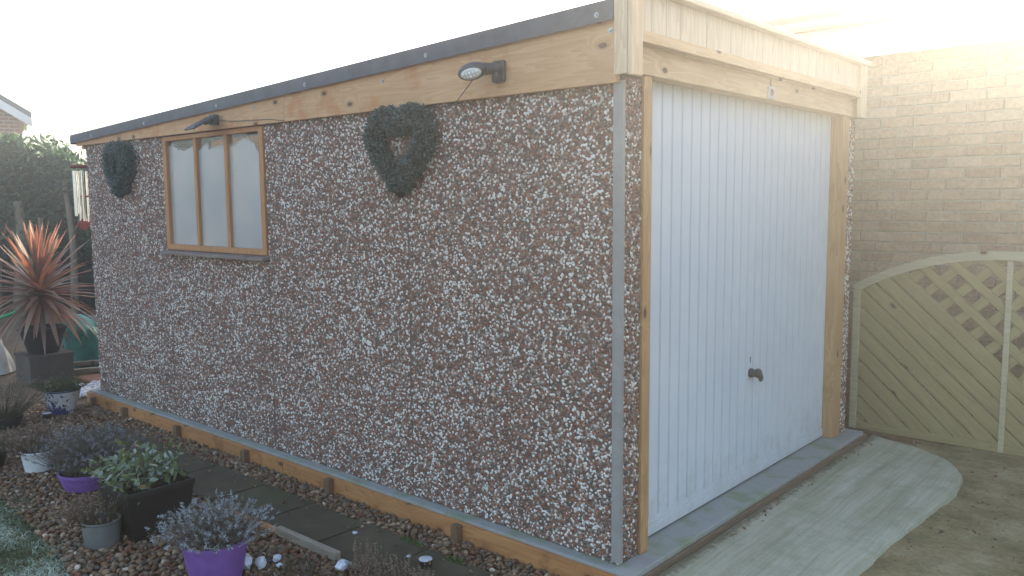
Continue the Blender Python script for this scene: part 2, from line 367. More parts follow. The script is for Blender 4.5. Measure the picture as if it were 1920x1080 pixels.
def scatter(poly, spacing, z, dz, jit=0.45):
    xs = [p[0] for p in poly]; ys = [p[1] for p in poly]
    X, Y = np.meshgrid(np.arange(min(xs), max(xs), spacing), np.arange(min(ys), max(ys), spacing)); P = np.stack([X.ravel(), Y.ravel()], 1)
    P = P + rng.uniform(-jit, jit, P.shape) * spacing; P = P[inpoly(P, poly)]
    return np.concatenate([P, (z + rng.uniform(-dz, dz, len(P)))[:, None]], 1)
m_gravel = attr_mat('gravel_stones', [(0.0, (0.111, 0.054, 0.023)), (0.18, (0.172, 0.087, 0.039)), (0.34, (0.222, 0.136, 0.071)), (0.48, (0.126, 0.083, 0.051)), (0.62, (0.172, 0.118, 0.074)),
           (0.76, (0.162, 0.056, 0.025)), (0.83, (0.334, 0.227, 0.136)), (0.91, (0.091, 0.074, 0.057)), (0.975, (0.485, 0.401, 0.305))], 'CONSTANT', 0.7, bump=0.3, var=0.2)
strip = [(-5.15, -0.245), (0.08, -0.245), (0.08, -0.085), (-5.2, -0.085)]
bed_near = [(-2.9, -0.60), (0.0, -0.61), (0.1, -1.0), (-0.6, -1.9), (-2.0, -1.45), (-2.9, -1.35)]
bed_far = [(-5.6, -0.25), (-4.3, -0.25), (-4.3, -0.66), (-2.9, -0.66), (-2.9, -1.35), (-4.2, -1.35), (-5.6, -0.9)]
parts_ = []
for poly, sp_, z_, tmpl, r0, r1 in ((strip, 0.021, -0.108, ICO1, 0.009, 0.016), (strip, 0.026, -0.098, ICO2, 0.010, 0.017),
                                    (bed_near, 0.026, -0.112, ICO1, 0.012, 0.018), (bed_near, 0.030, -0.099, ICO2, 0.011, 0.0195),
                                    (bed_far, 0.027, -0.108, ICO1, 0.012, 0.019)):
    P = scatter(poly, sp_, z_, 0.005); parts_.append(stones(P, rng.uniform(r0, r1, len(P)), tmpl))
# a few loose stones on the path and drive
P = np.stack([rng.uniform(-4.6, 0.0, 60), -0.27 - np.abs(rng.normal(0, 0.05, 60)), np.full(60, -0.085)], 1); parts_.append(stones(P, rng.uniform(0.007, 0.013, 60), ICO1))
Vs, Fs, Rn = [], [], []; off = 0
for V, F, n, k in parts_:
    Vs.append(V); Fs.append(F + off); off += len(V); Rn.append(np.repeat(rng.random(n), k))
np_obj('gravel', np.concatenate(Vs), np.concatenate(Fs), m_gravel, rnd=np.concatenate(Rn), kind='stuff')
n = 700; P = np.stack([rng.uniform(0.15, 1.7, n), rng.uniform(0.3, 3.3, n), np.full(n, -0.09)], 1)
P = P[~inpoly(P, [(0.1, -0.4)] + [(x + 0.02, y) for x, y in oc] + [(0.1, 2.9)])]
V, F, n, k = stones(P, rng.uniform(0.003, 0.008, len(P)) + (rng.random(len(P)) < 0.04) * 0.006, ICO1)
np_obj('loose_grit', V, F, m_gravel, rnd=np.repeat(rng.random(n), k), kind='stuff')

# ------------------------------------------------------------------ blades (grass, leaves, stems)
def norm(a): return a / (np.linalg.norm(a, axis=-1, keepdims=True) + 1e-9)
def blades(P0, D, L, W, droop, rnd, prof=(1.0, 0.8, 0.05), fold=0.0):
    n = len(P0); s = len(prof); L = np.broadcast_to(L, n); W = np.broadcast_to(W, n); droop = np.broadcast_to(droop, n); rnd = np.broadcast_to(rnd, n)
    D = norm(D); up = norm(rng.normal(size=(n, 3))); S = norm(np.cross(D, up)); rings = []
    for j in range(s):
        t = j / (s - 1); p = P0 + D * (L * t)[:, None]; p = p + np.array([0, 0, -1.0]) * (droop * L * t * t)[:, None]
        rings.append(np.stack([p - S * (W * prof[j] / 2)[:, None], p + S * (W * prof[j] / 2)[:, None]], 1))
    V = np.stack(rings, 1).reshape(n, -1, 3); fs = [[2 * j, 2 * j + 1, 2 * j + 3, 2 * j + 2] for j in range(s - 1)]
    F = np.array(fs)[None] + (np.arange(n) * 2 * s)[:, None, None]
    return V.reshape(-1, 3), F.reshape(-1, 4), np.repeat(rnd, s - 1)
def merge(bl):
    Vs, Fs, Rs = [], [], []; off = 0
    for V, F, r in bl: Vs.append(V); Fs.append(F + off); Rs.append(r); off += len(V)
    return np.concatenate(Vs), np.concatenate(Fs), np.concatenate(Rs)
def dirs(n, spread, power=0.6, up=1.0):
    th = spread * rng.random(n) ** power; ph = rng.uniform(0, 2 * math.pi, n)
    return np.stack([np.sin(th) * np.cos(ph), np.sin(th) * np.sin(ph), np.cos(th) * up], 1)
def shrub(name, c, parent, mat, n=120, L=(0.16, 0.26), spread=0.9, r0=0.06, stem_w=0.002, leaves=22, leaf_l=(0.012, 0.03), leaf_w=0.004, t0=0.25,
          tips=0, tip_l=0.012, tip_w=0.005, prof=(0.5, 1.0, 0.1), droop=0.12, stem_r=(0.0, 0.18), leaf_r=(0.25, 0.7), tip_r=(0.78, 1.0), leaf_up=0.9, tipfrac=0.7, asym=(0, 0)):
    c = np.array(c); D = dirs(n, spread); D[:, :2] += np.array(asym); D = norm(D)
    P0 = c + D * np.array([r0 / max(math.sin(min(spread, 1.5)), 0.2)] * 2 + [0.0]); Ls = rng.uniform(*L, n); dr = rng.uniform(0, droop, n)
    bl = [blades(P0, D, Ls, stem_w, dr, rng.uniform(*stem_r, n), (1, 0.8, 0.5))]
    bl.append(blades(P0, D, Ls, stem_w, dr, rng.uniform(*stem_r, n), (1, 0.8, 0.5)))
    k = n * leaves; idx = np.repeat(np.arange(n), leaves); t = t0 + (1 - t0) * rng.random(k)
    p = P0[idx] + D[idx] * (Ls[idx] * t)[:, None] + np.array([0, 0, -1.0]) * (dr[idx] * Ls[idx] * t * t)[:, None]
    d = norm(D[idx] * leaf_up + rng.normal(0, 0.7, (k, 3)))
    bl.append(blades(p, d, rng.uniform(*leaf_l, k), leaf_w * rng.uniform(0.6, 1.2, k), 0.15, rng.uniform(*leaf_r, k) , prof))
    if tips:
        sel = np.where(rng.random(n) < tipfrac)[0]; idx = np.repeat(sel, tips); k = len(idx)
        p = P0[idx] + D[idx] * Ls[idx][:, None] + np.array([0, 0, -1.0]) * (dr[idx] * Ls[idx])[:, None]
        p = p - D[idx] * (rng.random(k) * 0.02)[:, None]; d = norm(D[idx] * 0.7 + rng.normal(0, 0.8, (k, 3)))
        bl.append(blades(p, d, tip_l * rng.uniform(0.7, 1.5, k), tip_w, 0, rng.uniform(*tip_r, k), (0.6, 1, 0.2)))
    V, F, r = merge(bl); V[:, 2] = np.maximum(V[:, 2], -0.125)
    return np_obj(name, V, F, mat, parent, rnd=r, smooth=False)

# frosty lawn corner
m_grass = attr_mat('frosty_grass', [(0.0, (0.045, 0.07, 0.02)), (0.45, (0.075, 0.10, 0.035)), (0.6, (0.15, 0.20, 0.10)), (0.82, (0.36, 0.43, 0.32)), (1.0, (0.56, 0.62, 0.52))], rough=0.7, trans=0.2)
lawn = [(-3.6, -1.28), (-2.95, -1.22), (-2.6, -1.28), (-2.3, -1.36), (-1.95, -1.36), (-1.7, -1.42), (-1.6, -2.2), (-4.0, -2.6), (-4.6, -1.9)]
m_turf = stone_mat('turf_soil', [(0.3, (0.03, 0.036, 0.014)), (0.7, (0.07, 0.07, 0.03))], 12, 90, 0.95)
P = scatter(lawn, 0.0095, -0.12, 0.004, 1.0)
fr = np.clip((np.sin(P[:, 0] * 9 + 1) * np.sin(P[:, 1] * 11) * 0.3 + 0.62) + rng.normal(0, 0.22, len(P)) - np.clip((P[:, 1] + 1.42) * 3.5, -0.1, 0.7), 0, 1)
V, F, r = blades(P, dirs(len(P), 1.15) + np.array([0.25, -0.05, 0]), rng.uniform(0.03, 0.075, len(P)), 0.004, 0.45, fr, (1, 0.8, 0.1))
np_obj('frosty_grass', V, F, m_grass, rnd=r, smooth=False, kind='stuff')
m_moss = attr_mat('moss', [(0, (0.03, 0.07, 0.012)), (1, (0.09, 0.17, 0.03))], rough=0.9)
for (mx, my, mr_, lab) in ((-1.02, -0.26, 0.05, 'small green moss tuft on the path edge right of the wooden batten'), (-0.72, -0.275, 0.04, 'bright green moss tuft on the path edge nearest the low heather spikes')):
    q = 260; a = rng.uniform(0, 6.28, q); rr = mr_ * np.sqrt(rng.random(q))
    P = np.stack([mx + rr * 1.7 * np.cos(a), my + rr * 0.6 * np.sin(a), np.full(q, -0.092)], 1)
    V, F, r = blades(P, dirs(q, 1.3), 0.012, 0.004, 0.1, rng.random(q)); tag(np_obj('moss_tuft', V, F, m_moss, rnd=r, smooth=False), lab, 'moss')

# ------------------------------------------------------------------ GARAGE
garage = thing('garage', 'concrete sectional garage with pebble dash walls, timber fascia and white up and over door', 'garage', (-2.6, 1.3, 0.0))
def chips(u0, u1, z0, z1, to3, holes=(), sp=0.0118):
    U, Z = np.meshgrid(np.arange(u0 + sp / 2, u1, sp), np.arange(z0 + sp / 2, z1, sp)); U = U.ravel(); Z = Z.ravel()
    U = U + rng.uniform(-0.5, 0.5, len(U)) * sp; Z = Z + rng.uniform(-0.5, 0.5, len(Z)) * sp
    k = (U > u0 + 0.002) & (U < u1 - 0.002) & (Z < z1) & (Z > z0)
    U, Z = U[k], Z[k]; n = len(U)
    # five-sided pebble caps
    a = np.arange(5) * 2 * math.pi / 5; rad = rng.uniform(0.0050, 0.0088, n); ph = rng.uniform(0, 6.28, n); el = rng.uniform(0.75, 1.35, n); h = rad * rng.uniform(0.45, 0.95, n)
    ring = np.stack([np.cos(a[None] + ph[:, None]), np.sin(a[None] + ph[:, None])], 2) * rng.uniform(0.85, 1.15, (n, 5, 1))
    th = rng.uniform(0, 3.14, n); c_, s_ = np.cos(th), np.sin(th)
    def ringpts(f, hh):
        x = ring[:, :, 0] * rad[:, None] * f * el[:, None]; z = ring[:, :, 1] * rad[:, None] * f / el[:, None]
        return np.stack([U[:, None] + x * c_[:, None] - z * s_[:, None], Z[:, None] + x * s_[:, None] + z * c_[:, None], np.broadcast_to((h * hh)[:, None], x.shape)], 2)
    tl = rng.normal(0, 0.25, (n, 2)) * rad[:, None]
    top = np.stack([U + tl[:, 0], Z + tl[:, 1], h], 1)[:, None, :]
    V = np.concatenate([ringpts(1.0, 0.0), ringpts(0.72, 0.72), top], 1)
    fs = []
    for i in range(5):
        j = (i + 1) % 5; fs += [[i, j, 5 + j], [i, 5 + j, 5 + i], [5 + i, 5 + j, 10]]
    F = np.array(fs)[None] + (np.arange(n) * 11)[:, None, None]
    V = V.reshape(-1, 3); V = to3(V); return V, F.reshape(-1, 3), n, U, Z
def clump(n_pts, U, Z): pass
def wall_panel(box, chip_args, bias=0.0, back=False):
    p = MB().box(*box).build('wall_panel', m_panel, garage)
    V, F, n, U, Z = chips(*chip_args)
    ptch = 0.5 * np.sin(U * 6.1 + 1.3 * np.sin(Z * 4.7 + 2)) * np.sin(Z * 5.3 + 1.7 * np.sin(U * 3.1)) + 0.35 * np.sin(U * 17 + 2 * np.sin(Z * 13)) * np.sin(Z * 19 + 2 * np.sin(U * 11)) + 0.3 * np.sin(U * 47 + 3 * np.sin(Z * 31)) * np.sin(Z * 53 + 2 * np.sin(U * 29))
    r = rng.random(n) ** np.exp(-bias * 1.0 - 0.33 * ptch); np_obj('stone_chippings', V, F, m_chip, p, rnd=np.repeat(r, 15), smooth=True, kind='stuff')
    return p
side = lambda V: np.stack([V[:, 0], -V[:, 2] - 0.0, V[:, 1]], 1)      # on the plane y = 0, facing -y
front = lambda V: np.stack([V[:, 2], V[:, 0], V[:, 1]], 1)            # on the plane x = 0, facing +x
zt = 2.03
for (x0, x1, z1, bias) in ((-5.17, -3.862, zt, 0.10), (-3.857, -2.575, 1.215, 0.0), (-2.57, -1.292, zt, 0.0), (-1.287, 0.0, zt, -0.06)):
    wall_panel((x0, x1, 0.0, 0.05, 0.002, z1), (x0 + 0.002, x1 - 0.002, 0.004, z1 - 0.004, side), bias)
wall_panel((-0.05, 0.0, 0.052, 0.141, 0.002, zt), (0.003, 0.141, 0.004, zt - 0.004, front), 0.15)
wall_panel((-0.05, 0.0, 2.545, 2.665, 0.002, zt), (2.545, 2.665, 0.004, zt - 0.004, front), 0.0)
MB().box(-5.17, -5.12, 0.055, 2.66, 0.002, 1.98).build('rear_wall', m_panel, garage)
MB().box(-5.115, -0.055, 2.61, 2.66, 0.002, 2.0).build('far_wall', m_panel, garage)
# grey corner cover strip (a thin angle)
mb = MB().box(-0.032, 0.011, -0.0135, -0.0105, 0.012, 2.012).box(0.0105, 0.0135, -0.0135, 0.006, 0.012, 2.012)
mb.build('corner_strip', m_strip, garage, bevel=0.001)
# posts and lintel
MB().box(-0.09, 0.014, 0.144, 0.205, 0.002, 2.045).build('door_post', w_post, garage, bevel=0.003)
MB().box(-0.09, 0.012, 2.425, 2.542, 0.002, 2.045).build('door_post', w_post, garage, bevel=0.003)
MB().box(-0.09, 0.022, 0.029, 2.64, 2.048, 2.29).build('lintel', w_lint, garage, bevel=0.003)
# roof (deck slopes towards the rear) with felt edge
rz = lambda x: 2.315 + 0.0415 * x
fx0, fx1 = -5.30, -0.002
MB().hexa([(fx0, -0.055, rz(fx0) - 0.03), (0.0, -0.055, rz(0) - 0.03), (0.0, 2.72, rz(0) - 0.03), (fx0, 2.72, rz(fx0) - 0.03)],
          [(fx0, -0.055, rz(fx0)), (0.0, -0.055, rz(0)), (0.0, 2.72, rz(0)), (fx0, 2.72, rz(fx0))]).build('roof', m_felt, garage)
def fascia_y(x): return -0.028
# timber fascia tapering to the rear
mb = MB(); zb = lambda x: 2.008 + 0.002 * x
def taper(x0, x1, y0, y1, zb0, zb1, zt0, zt1):
    return MB().hexa([(x0, y0, zb0), (x1, y0, zb1), (x1, y1, zb1), (x0, y1, zb0)], [(x0, y0, zt0), (x1, y0, zt1), (x1, y1, zt1), (x0, y1, zt0)])
taper(-5.27, -2.30, -0.036, -0.011, 2.014, 2.006, rz(-5.27) - 0.035, rz(-2.3) - 0.035).build('fascia_board', w_fascia, garage, bevel=0.002)
taper(-2.297, -0.003, -0.036, -0.011, 2.006, 2.002, rz(-2.3) - 0.035, rz(0) - 0.035).build('fascia_board', w_fascia, garage, bevel=0.002)
ze = lambda x, h: rz(x) + 0.004 - h
taper(-5.305, 0.0, -0.062, -0.0565, ze(-5.3, 0.064), ze(0, 0.078), rz(-5.3) + 0.006, rz(0) + 0.006).build('roof_edge_trim', m_felt, garage, bevel=0.001)
MB().box(-5.312, -5.306, -0.062, 2.72, ze(-5.3, 0.072), rz(-5.3) + 0.006).build('roof_edge_trim', m_felt, garage)
MB().box(-5.22, -5.18, -0.01, 2.66, 1.985, 2.03).build('eaves_batten', w_fascia, garage)
def bolt(x, z, y):
    mb = MB(); mb.tube([(x, y, z), (x, y - 0.002, z)], 0.011, 12).tube([(x, y - 0.002, z), (x, y - 0.007, z)], [0.0065, 0.005], 6)
    return mb
b0 = bolt(-0.08, rz(-0.08) - 0.045, -0.062).build('bolt', m_metal, garage, smooth=True)
for x in (-1.07, -2.05, -3.0, -4.0, -4.9):
    copy_at(b0, (x, WO[b0].y, rz(x) - 0.052), garage)
for x in (-0.03, -1.42, -2.62):
    copy_at(b0, (x, WO[b0].y + 0.026, rz(x) - 0.12 + (0.015 if x < -2 else 0)), garage)
# canopy over the door: vertical boards, rail, capping, corner trims
yb = 0.030
bd = MB().box(0.030, 0.046, 0, 0.1135, 2.17, 2.362).build('cladding_board', w_clad, garage, bevel=0.004, origin=(0.038, 0.0, 2.17)); first = True
k = 0
while yb + 0.1135 < 2.64:
    if first: place(bd, (0.038, yb, 2.17), garage); first = False
    else: copy_at(bd, (0.038 + random.uniform(-0.001, 0.001), yb, 2.17), garage)
    yb += 0.1155; k += 1
MB().box(0.047, 0.072, 0.029, 2.545, 2.160, 2.205).build('canopy_rail', w_lint, garage, bevel=0.003)
MB().box(-0.02, 0.088, -0.056, 2.67, 2.363, 2.392).build('capping_board', w_cap, garage, bevel=0.005)
MB().box(0.0235, 0.0295, 0.029, 2.64, 2.155, 2.36).build('canopy_backing', w_lint, garage)
MB().box(0.001, 0.062, -0.060, -0.038, 2.028, 2.362).build('corner_board', w_trim, garage, bevel=0.003)
o = MB().box(0.0625, 0.082, -0.060, 0.026, 2.020, 2.362).build('corner_board', w_trim, garage, bevel=0.008, segs=3); o['label'] = 'pale rounded corner board on the front face'
MB().box(0.047, 0.074, 2.55, 2.655, 2.04, 2.362).build('corner_board', w_trim, garage, bevel=0.004)
# door
def door_sheet():
    mb = MB(); y0, y1, z0, z1 = 0.206, 2.424, 0.03, 2.06; prof = []
    y = y0; pts = [(y0, 0.0)]; yr = y0 + 0.03
    while yr < y1 - 0.03:
        pts += [(yr - 0.008, 0.0), (yr - 0.0055, -0.011), (yr + 0.0045, -0.011), (yr + 0.0075, 0.0)]; yr += 0.0885
    pts.append((y1, 0.0)); xb = -0.062
    zz = [z0, z0 + 0.055, z0 + 0.062, z1]
    base = 0
    for z in zz:
        flat = z < z0 + 0.06
        for (yy, dx) in pts: mb.v.append((xb + (0 if flat else dx), yy, z))
    n = len(pts)
    for r in range(3):
        for i in range(n - 1): mb.f.append((r * n + i, r * n + i + 1, (r + 1) * n + i + 1, (r + 1) * n + i))
    return mb
gdoor = door_sheet().build('garage_door', m_white, garage)
mb = MB().box(-0.0615, -0.054, 0.206, 2.424, 0.010, 0.058); mb.build('bottom_rail', m_white, gdoor, bevel=0.002)
MB().box(-0.092, -0.075, 0.206, 2.424, 0.003, 2.06).build('door_backing', m_white, gdoor)
mb = MB().box(-0.088, -0.0632, 0.206, 2.424, 0.002, 0.0095); mb.build('weather_seal', m_dark, gdoor)
# handle: round rose and a stubby turned lever
mh = plastic('handle_black', (0.05, 0.045, 0.042), 0.4)
hy, hz = 1.352, 0.60
mb = MB().tube([(-0.061, hy, hz), (-0.045, hy, hz), (-0.03, hy + 0.002, hz)], [0.026, 0.024, 0.017], 20)
mb.ell((-0.018, hy + 0.004, hz + 0.002), 0.022, 0.028, 0.026); mb.ell((-0.008, hy + 0.018, hz - 0.022), 0.014, 0.014, 0.024)
mb.build('door_handle', mh, gdoor, smooth=True)
mb = MB().box(-0.0615, -0.0605, hy - 0.0035, hy + 0.0035, hz + 0.055, hz + 0.085).tube([(-0.0615, hy, hz + 0.082), (-0.060, hy, hz + 0.082)], 0.006, 12)
mb.build('keyhole', m_dark, gdoor)
# plate and sensor on lintel
m_plate = plastic('plate_grey', (0.42, 0.42, 0.45), 0.35)
mb = MB().box(0.0225, 0.030, 1.30, 1.375, 2.052, 2.115); mb.build('maker_plate', m_plate, garage, bevel=0.003)
mb = MB().tube([(0.0305, 1.337, 2.085), (0.033, 1.337, 2.085)], 0.017, 16).tube([(0.024, 1.337, 2.115), (0.024, 1.335, 2.15)], 0.0022, 6); mb.build('plate_disc', m_dark, garage)

# window
mb = MB()
for y in (-0.010, 0.045):
    mb.v += [(-3.853, y, 1.218), (-2.578, y, 1.218), (-2.578, y, 2.004), (-3.853, y, 2.004), (-3.805, y, 1.255), (-2.625, y, 1.255), (-2.625, y, 1.974), (-3.805, y, 1.974)]
for b_ in (0, 8): mb.f += [tuple(b_ + q for q in (i, (i + 1) % 4, 4 + (i + 1) % 4, 4 + i)) for i in range(4)]
for b_ in (0, 4): mb.f += [(b_ + i, b_ + (i + 1) % 4, b_ + (i + 1) % 4 + 8, b_ + i + 8) for i in range(4)]
win = mb.build('window', w_win, garage, bevel=0.003)
MB().box(-3.427, -3.392, -0.006, 0.045, 1.2555, 1.974).build('mullion', w_win, win, bevel=0.003)
MB().box(-3.035, -3.0, -0.006, 0.045, 1.2555, 1.974).build('mullion', w_win, win, bevel=0.003)
MB().hexa([(-3.87, -0.055, 1.185), (-2.56, -0.055, 1.185), (-2.56, 0.03, 1.197), (-3.87, 0.03, 1.197)], [(-3.87, -0.055, 1.205), (-2.56, -0.055, 1.205), (-2.56, 0.03, 1.2175), (-3.87, 0.03, 1.2175)]).build('sill', w_sill, win, bevel=0.003)
# misted panes: condensation leaves clear patches near the top
mg = Mat('misted_glass'); v = mg.coord((1, 1, 1), rnd=True); gz = mg.n('ShaderNodeSeparateXYZ', {0: mg.tc.outputs['Object']})
cl = mg.noise(v, 2.6, 4, 0.55, 0.6); edge = mg.math('ADD', gz.outputs['Z'], mg.math('MULTIPLY', cl, 0.34))
fogm = mg.ramp(edge, [(0.795, 1), (0.82, 0)])
tone = mg.math('ADD', mg.math('MULTIPLY', mg.noise(v, 2.0, 2), 0.85), mg.math('MULTIPLY', mg.noise(v, 60, 3), 0.15))
mg.base(mg.ramp(tone, [(0.3, (0.27, 0.275, 0.29)), (0.5, (0.33, 0.33, 0.335)), (0.7, (0.41, 0.385, 0.36))]))
mg.rough(0.32); mg.b.inputs['Coat Weight'].default_value = 0.4; mg.b.inputs['Coat Roughness'].default_value = 0.08
tr = mg.n('ShaderNodeBsdfTransparent'); gl = mg.n('ShaderNodeBsdfGlossy', {'Roughness': 0.05}); mx1 = mg.n('ShaderNodeMixShader', {0: 0.08})
mg.L.new(tr.outputs[0], mx1.inputs[1]); mg.L.new(gl.outputs[0], mx1.inputs[2])
mx2 = mg.n('ShaderNodeMixShader', {0: fogm}); mg.L.new(mx1.outputs[0], mx2.inputs[1]); mg.L.new(mg.b.outputs[0], mx2.inputs[2]); mg.L.new(mx2.outputs[0], mg.out.inputs[0])
for x0, x1 in ((-3.804, -3.428), (-3.391, -3.036), (-2.999, -2.626)):
    MB().box(x0, x1, 0.014, 0.018, 1.2555, 1.974).build('pane', mg.m, win)
# timber shelf just inside, seen through the clear strip at the top of the panes
MB().box(-3.38, -2.7, 0.10, 0.14, 1.80, 1.965).build('inner_beam', wood('inner_beam', 0, 1, (0.75, 0.33, 0.12), (0.55, 0.2, 0.06)), win, bevel=0.003)

# shuttering board left in place along the base, with pegs
shut = thing('shuttering_boards', 'orange brown timber shuttering board along the foot of the pebble dash wall', 'board', (-2.5, -0.07, -0.13))
for x0, x1 in ((-5.25, -4.72), (-4.715, -2.38), (-2.377, 0.122)):
    MB().box(x0, x1, -0.0845, -0.0615, -0.13, -0.012).build('board', w_shut, shut, bevel=0.003)
o = MB().box(0.1005, 0.116, -0.0605, 2.76, -0.13, -0.022).build('board', w_peg2, shut, bevel=0.003); o['label'] = 'dirty brown board edge between slab and ramp'
pg = MB().box(-0.022, 0.022, -0.04, 0.0, 0, 0.13).build('peg', w_peg, shut, bevel=0.004, origin=(0, 0, 0))
pegs = [(-5.08, -0.03), (-4.50, -0.022), (-3.66, -0.018), (-2.77, -0.02), (-1.89, -0.012), (-0.87, -0.015)]
for i, (x, z) in enumerate(pegs):
    o = pg if i == 0 else copy_at(pg, (0, 0, 0), shut)
    place(o, (x, -0.086, z - 0.13), shut); o.rotation_euler = (random.uniform(-0.04, 0.0), random.uniform(-0.05, 0.05), random.uniform(-0.1, 0.1))

# ------------------------------------------------------------------ wall decorations
m_box = attr_mat('box_leaves', [(0, (0.025, 0.05, 0.045)), (0.5, (0.055, 0.10, 0.095)), (0.85, (0.115, 0.175, 0.17)), (1, (0.24, 0.31, 0.31))], rough=0.5)
m_core = plastic('wreath_core', (0.012, 0.02, 0.012), 0.9)
def wreath(cx_, zt_, hw, ht, label, tr_=0.053, nl=10500):
    root = thing('heart_wreath', label, 'wreath', (cx_, -0.01, zt_ - ht), 'artificial box heart wreaths on the garage wall')
    t = np.linspace(0, 2 * math.pi, 73)[:-1]; X = 16 * np.sin(t) ** 3 / 16; Z = (13 * np.cos(t) - 5 * np.cos(2 * t) - 2 * np.cos(3 * t) - np.cos(4 * t))
    Z = (Z - Z.min()) / (Z.max() - Z.min()); Z = Z ** 1.05; X = X * (0.9 + 0.1 * Z)
    px = cx_ + X * (hw - tr_); pz = zt_ - ht + tr_ + Z * (ht - 2 * tr_); P = np.stack([px, np.full_like(px, -0.012 - tr_), pz], 1)
    mb = MB(); pts = [tuple(p) for p in P] + [tuple(P[0])]; mb.tube(pts, tr_ * 0.84, 10).build('ring', m_core, root, smooth=True)
    i = rng.integers(0, 72, nl); f = rng.random(nl); A = P[i] * (1 - f)[:, None] + P[(i + 1) % 72] * f[:, None]; T = norm(P[(i + 1) % 72] - P[i])
    N1 = np.array([0, -1.0, 0]); N2 = np.cross(T, N1); a = rng.uniform(0, 2 * math.pi, nl); Nn = N1 * np.cos(a)[:, None] + N2 * np.sin(a)[:, None]
    s_ = A + Nn * (tr_ * rng.uniform(0.68, 1.02, nl))[:, None]; s_[:, 1] = np.minimum(s_[:, 1], -0.014)
    V, F, r = blades(s_, Nn * 0.9 + rng.normal(0, 0.8, (nl, 3)), rng.uniform(0.009, 0.019, nl), 0.008, 0.0, np.clip(rng.beta(2, 3, nl), 0, 1), (0.5, 1.0, 0.3))
    np_obj('box_leaves', V, F, m_box, root, rnd=r, smooth=False); return root
wreath(-1.27, 2.015, 0.245, 0.465, 'larger looking green heart wreath below the lamp on the pebble dash wall')
wreath(-4.44, 2.005, 0.20, 0.43, 'green heart wreath hanging left of the window near the rear corner', nl=6500)

# security light
sl = thing('security_light', 'black oval solar security light with white lamps fixed on the timber fascia', 'light', (-0.61, -0.036, 2.05))
m_bk = plastic('lamp_black', (0.02, 0.022, 0.028), 0.35)
mb = MB().box(-0.655, -0.58, -0.058, -0.0365, 2.06, 2.155); mb.build('mount', m_bk, sl, bevel=0.012, segs=3, smooth=True)
mb = MB().ell((-0.61, -0.070, 2.12), 0.034, 0.030, 0.03).ell((-0.607, -0.075, 2.08), 0.022, 0.020, 0.028); mb.build('sensor_head', m_bk, sl, smooth=True)
hd = Vector((-0.675, -0.155, 2.103)); nrm_ = Vector((0.30, -0.75, -0.60)).normalized()
xr = Vector((1, 0.15, 0.1)); xr = (xr - nrm_ * xr.dot(nrm_)).normalized(); yr_ = nrm_.cross(xr); rot = Matrix((xr, yr_, nrm_)).transposed()
head = MB().ell(hd, 0.072, 0.040, 0.030, rot, 28, 14).tube([hd + Vector((0.02, 0.02, 0.01)), Vector((-0.615, -0.085, 2.115))], [0.03, 0.024], 12).build('lamp_head', m_bk, sl, smooth=True)
m_ref = plastic('lamp_lens', (0.55, 0.56, 0.55), 0.15); m_led = plastic('led_white', (0.9, 0.9, 0.9), 0.2)
MB().ell(hd + nrm_ * 0.020, 0.052, 0.027, 0.0135, rot, 24, 10).build('lens', m_ref, head, smooth=True)
for r_ in range(2):
    for q in range(5):
        c_ = hd + nrm_ * 0.0325 + xr * (-0.032 + q * 0.016) + yr_ * (-0.008 + 0.016 * r_) - nrm_ * (0.003 * abs(q - 2))
        MB().ell(c_, 0.0055, 0.0055, 0.0045, rot, 10, 6).build('led', m_led, head, smooth=True)
MB().tube([hd + Vector((0.0, 0.01, -0.028)), (-0.77, -0.11, 2.03), (-0.88, -0.05, 1.998), (-0.97, -0.03, 1.985), (-1.10, -0.02, 1.99)], 0.0025, 6).build('cable', m_bk, sl, smooth=True)
# solar panel
sp_ = thing('solar_panel', 'small dark blue solar panel tilted above the wooden window', 'solar panel', (-3.06, -0.036, 2.06))
m_sol = plastic('solar_cell', (0.02, 0.035, 0.07), 0.2)
a_, b_ = Vector((-3.05, -0.062, 2.088)), Vector((-3.07, -0.215, 2.000))
d_ = (b_ - a_).normalized(); mb = MB(); mb.bar(a_, b_, 0.16, 0.012); mb.build('panel_frame', m_bk, sp_, bevel=0.003)
up_ = Vector((1, 0, 0)).cross(d_).normalized(); up_ = up_ if up_.z > 0 else -up_
MB().bar(a_ + d_ * 0.01 + up_ * 0.0075, b_ - d_ * 0.01 + up_ * 0.0075, 0.142, 0.002).build('solar_cell', m_sol, sp_)
MB().box(-3.08, -3.02, -0.075, -0.0365, 2.035, 2.10).tube([(-3.05, -0.06, 2.06), (-3.055, -0.12, 2.035)], 0.008, 8).build('bracket', m_bk, sp_, bevel=0.004)
MB().tube([(-3.02, -0.045, 2.065), (-2.85, -0.045, 2.045), (-2.62, -0.043, 2.035), (-2.45, -0.04, 2.03), (-2.3, -0.037, 2.01)], 0.002, 6).build('cable', m_bk, sp_)

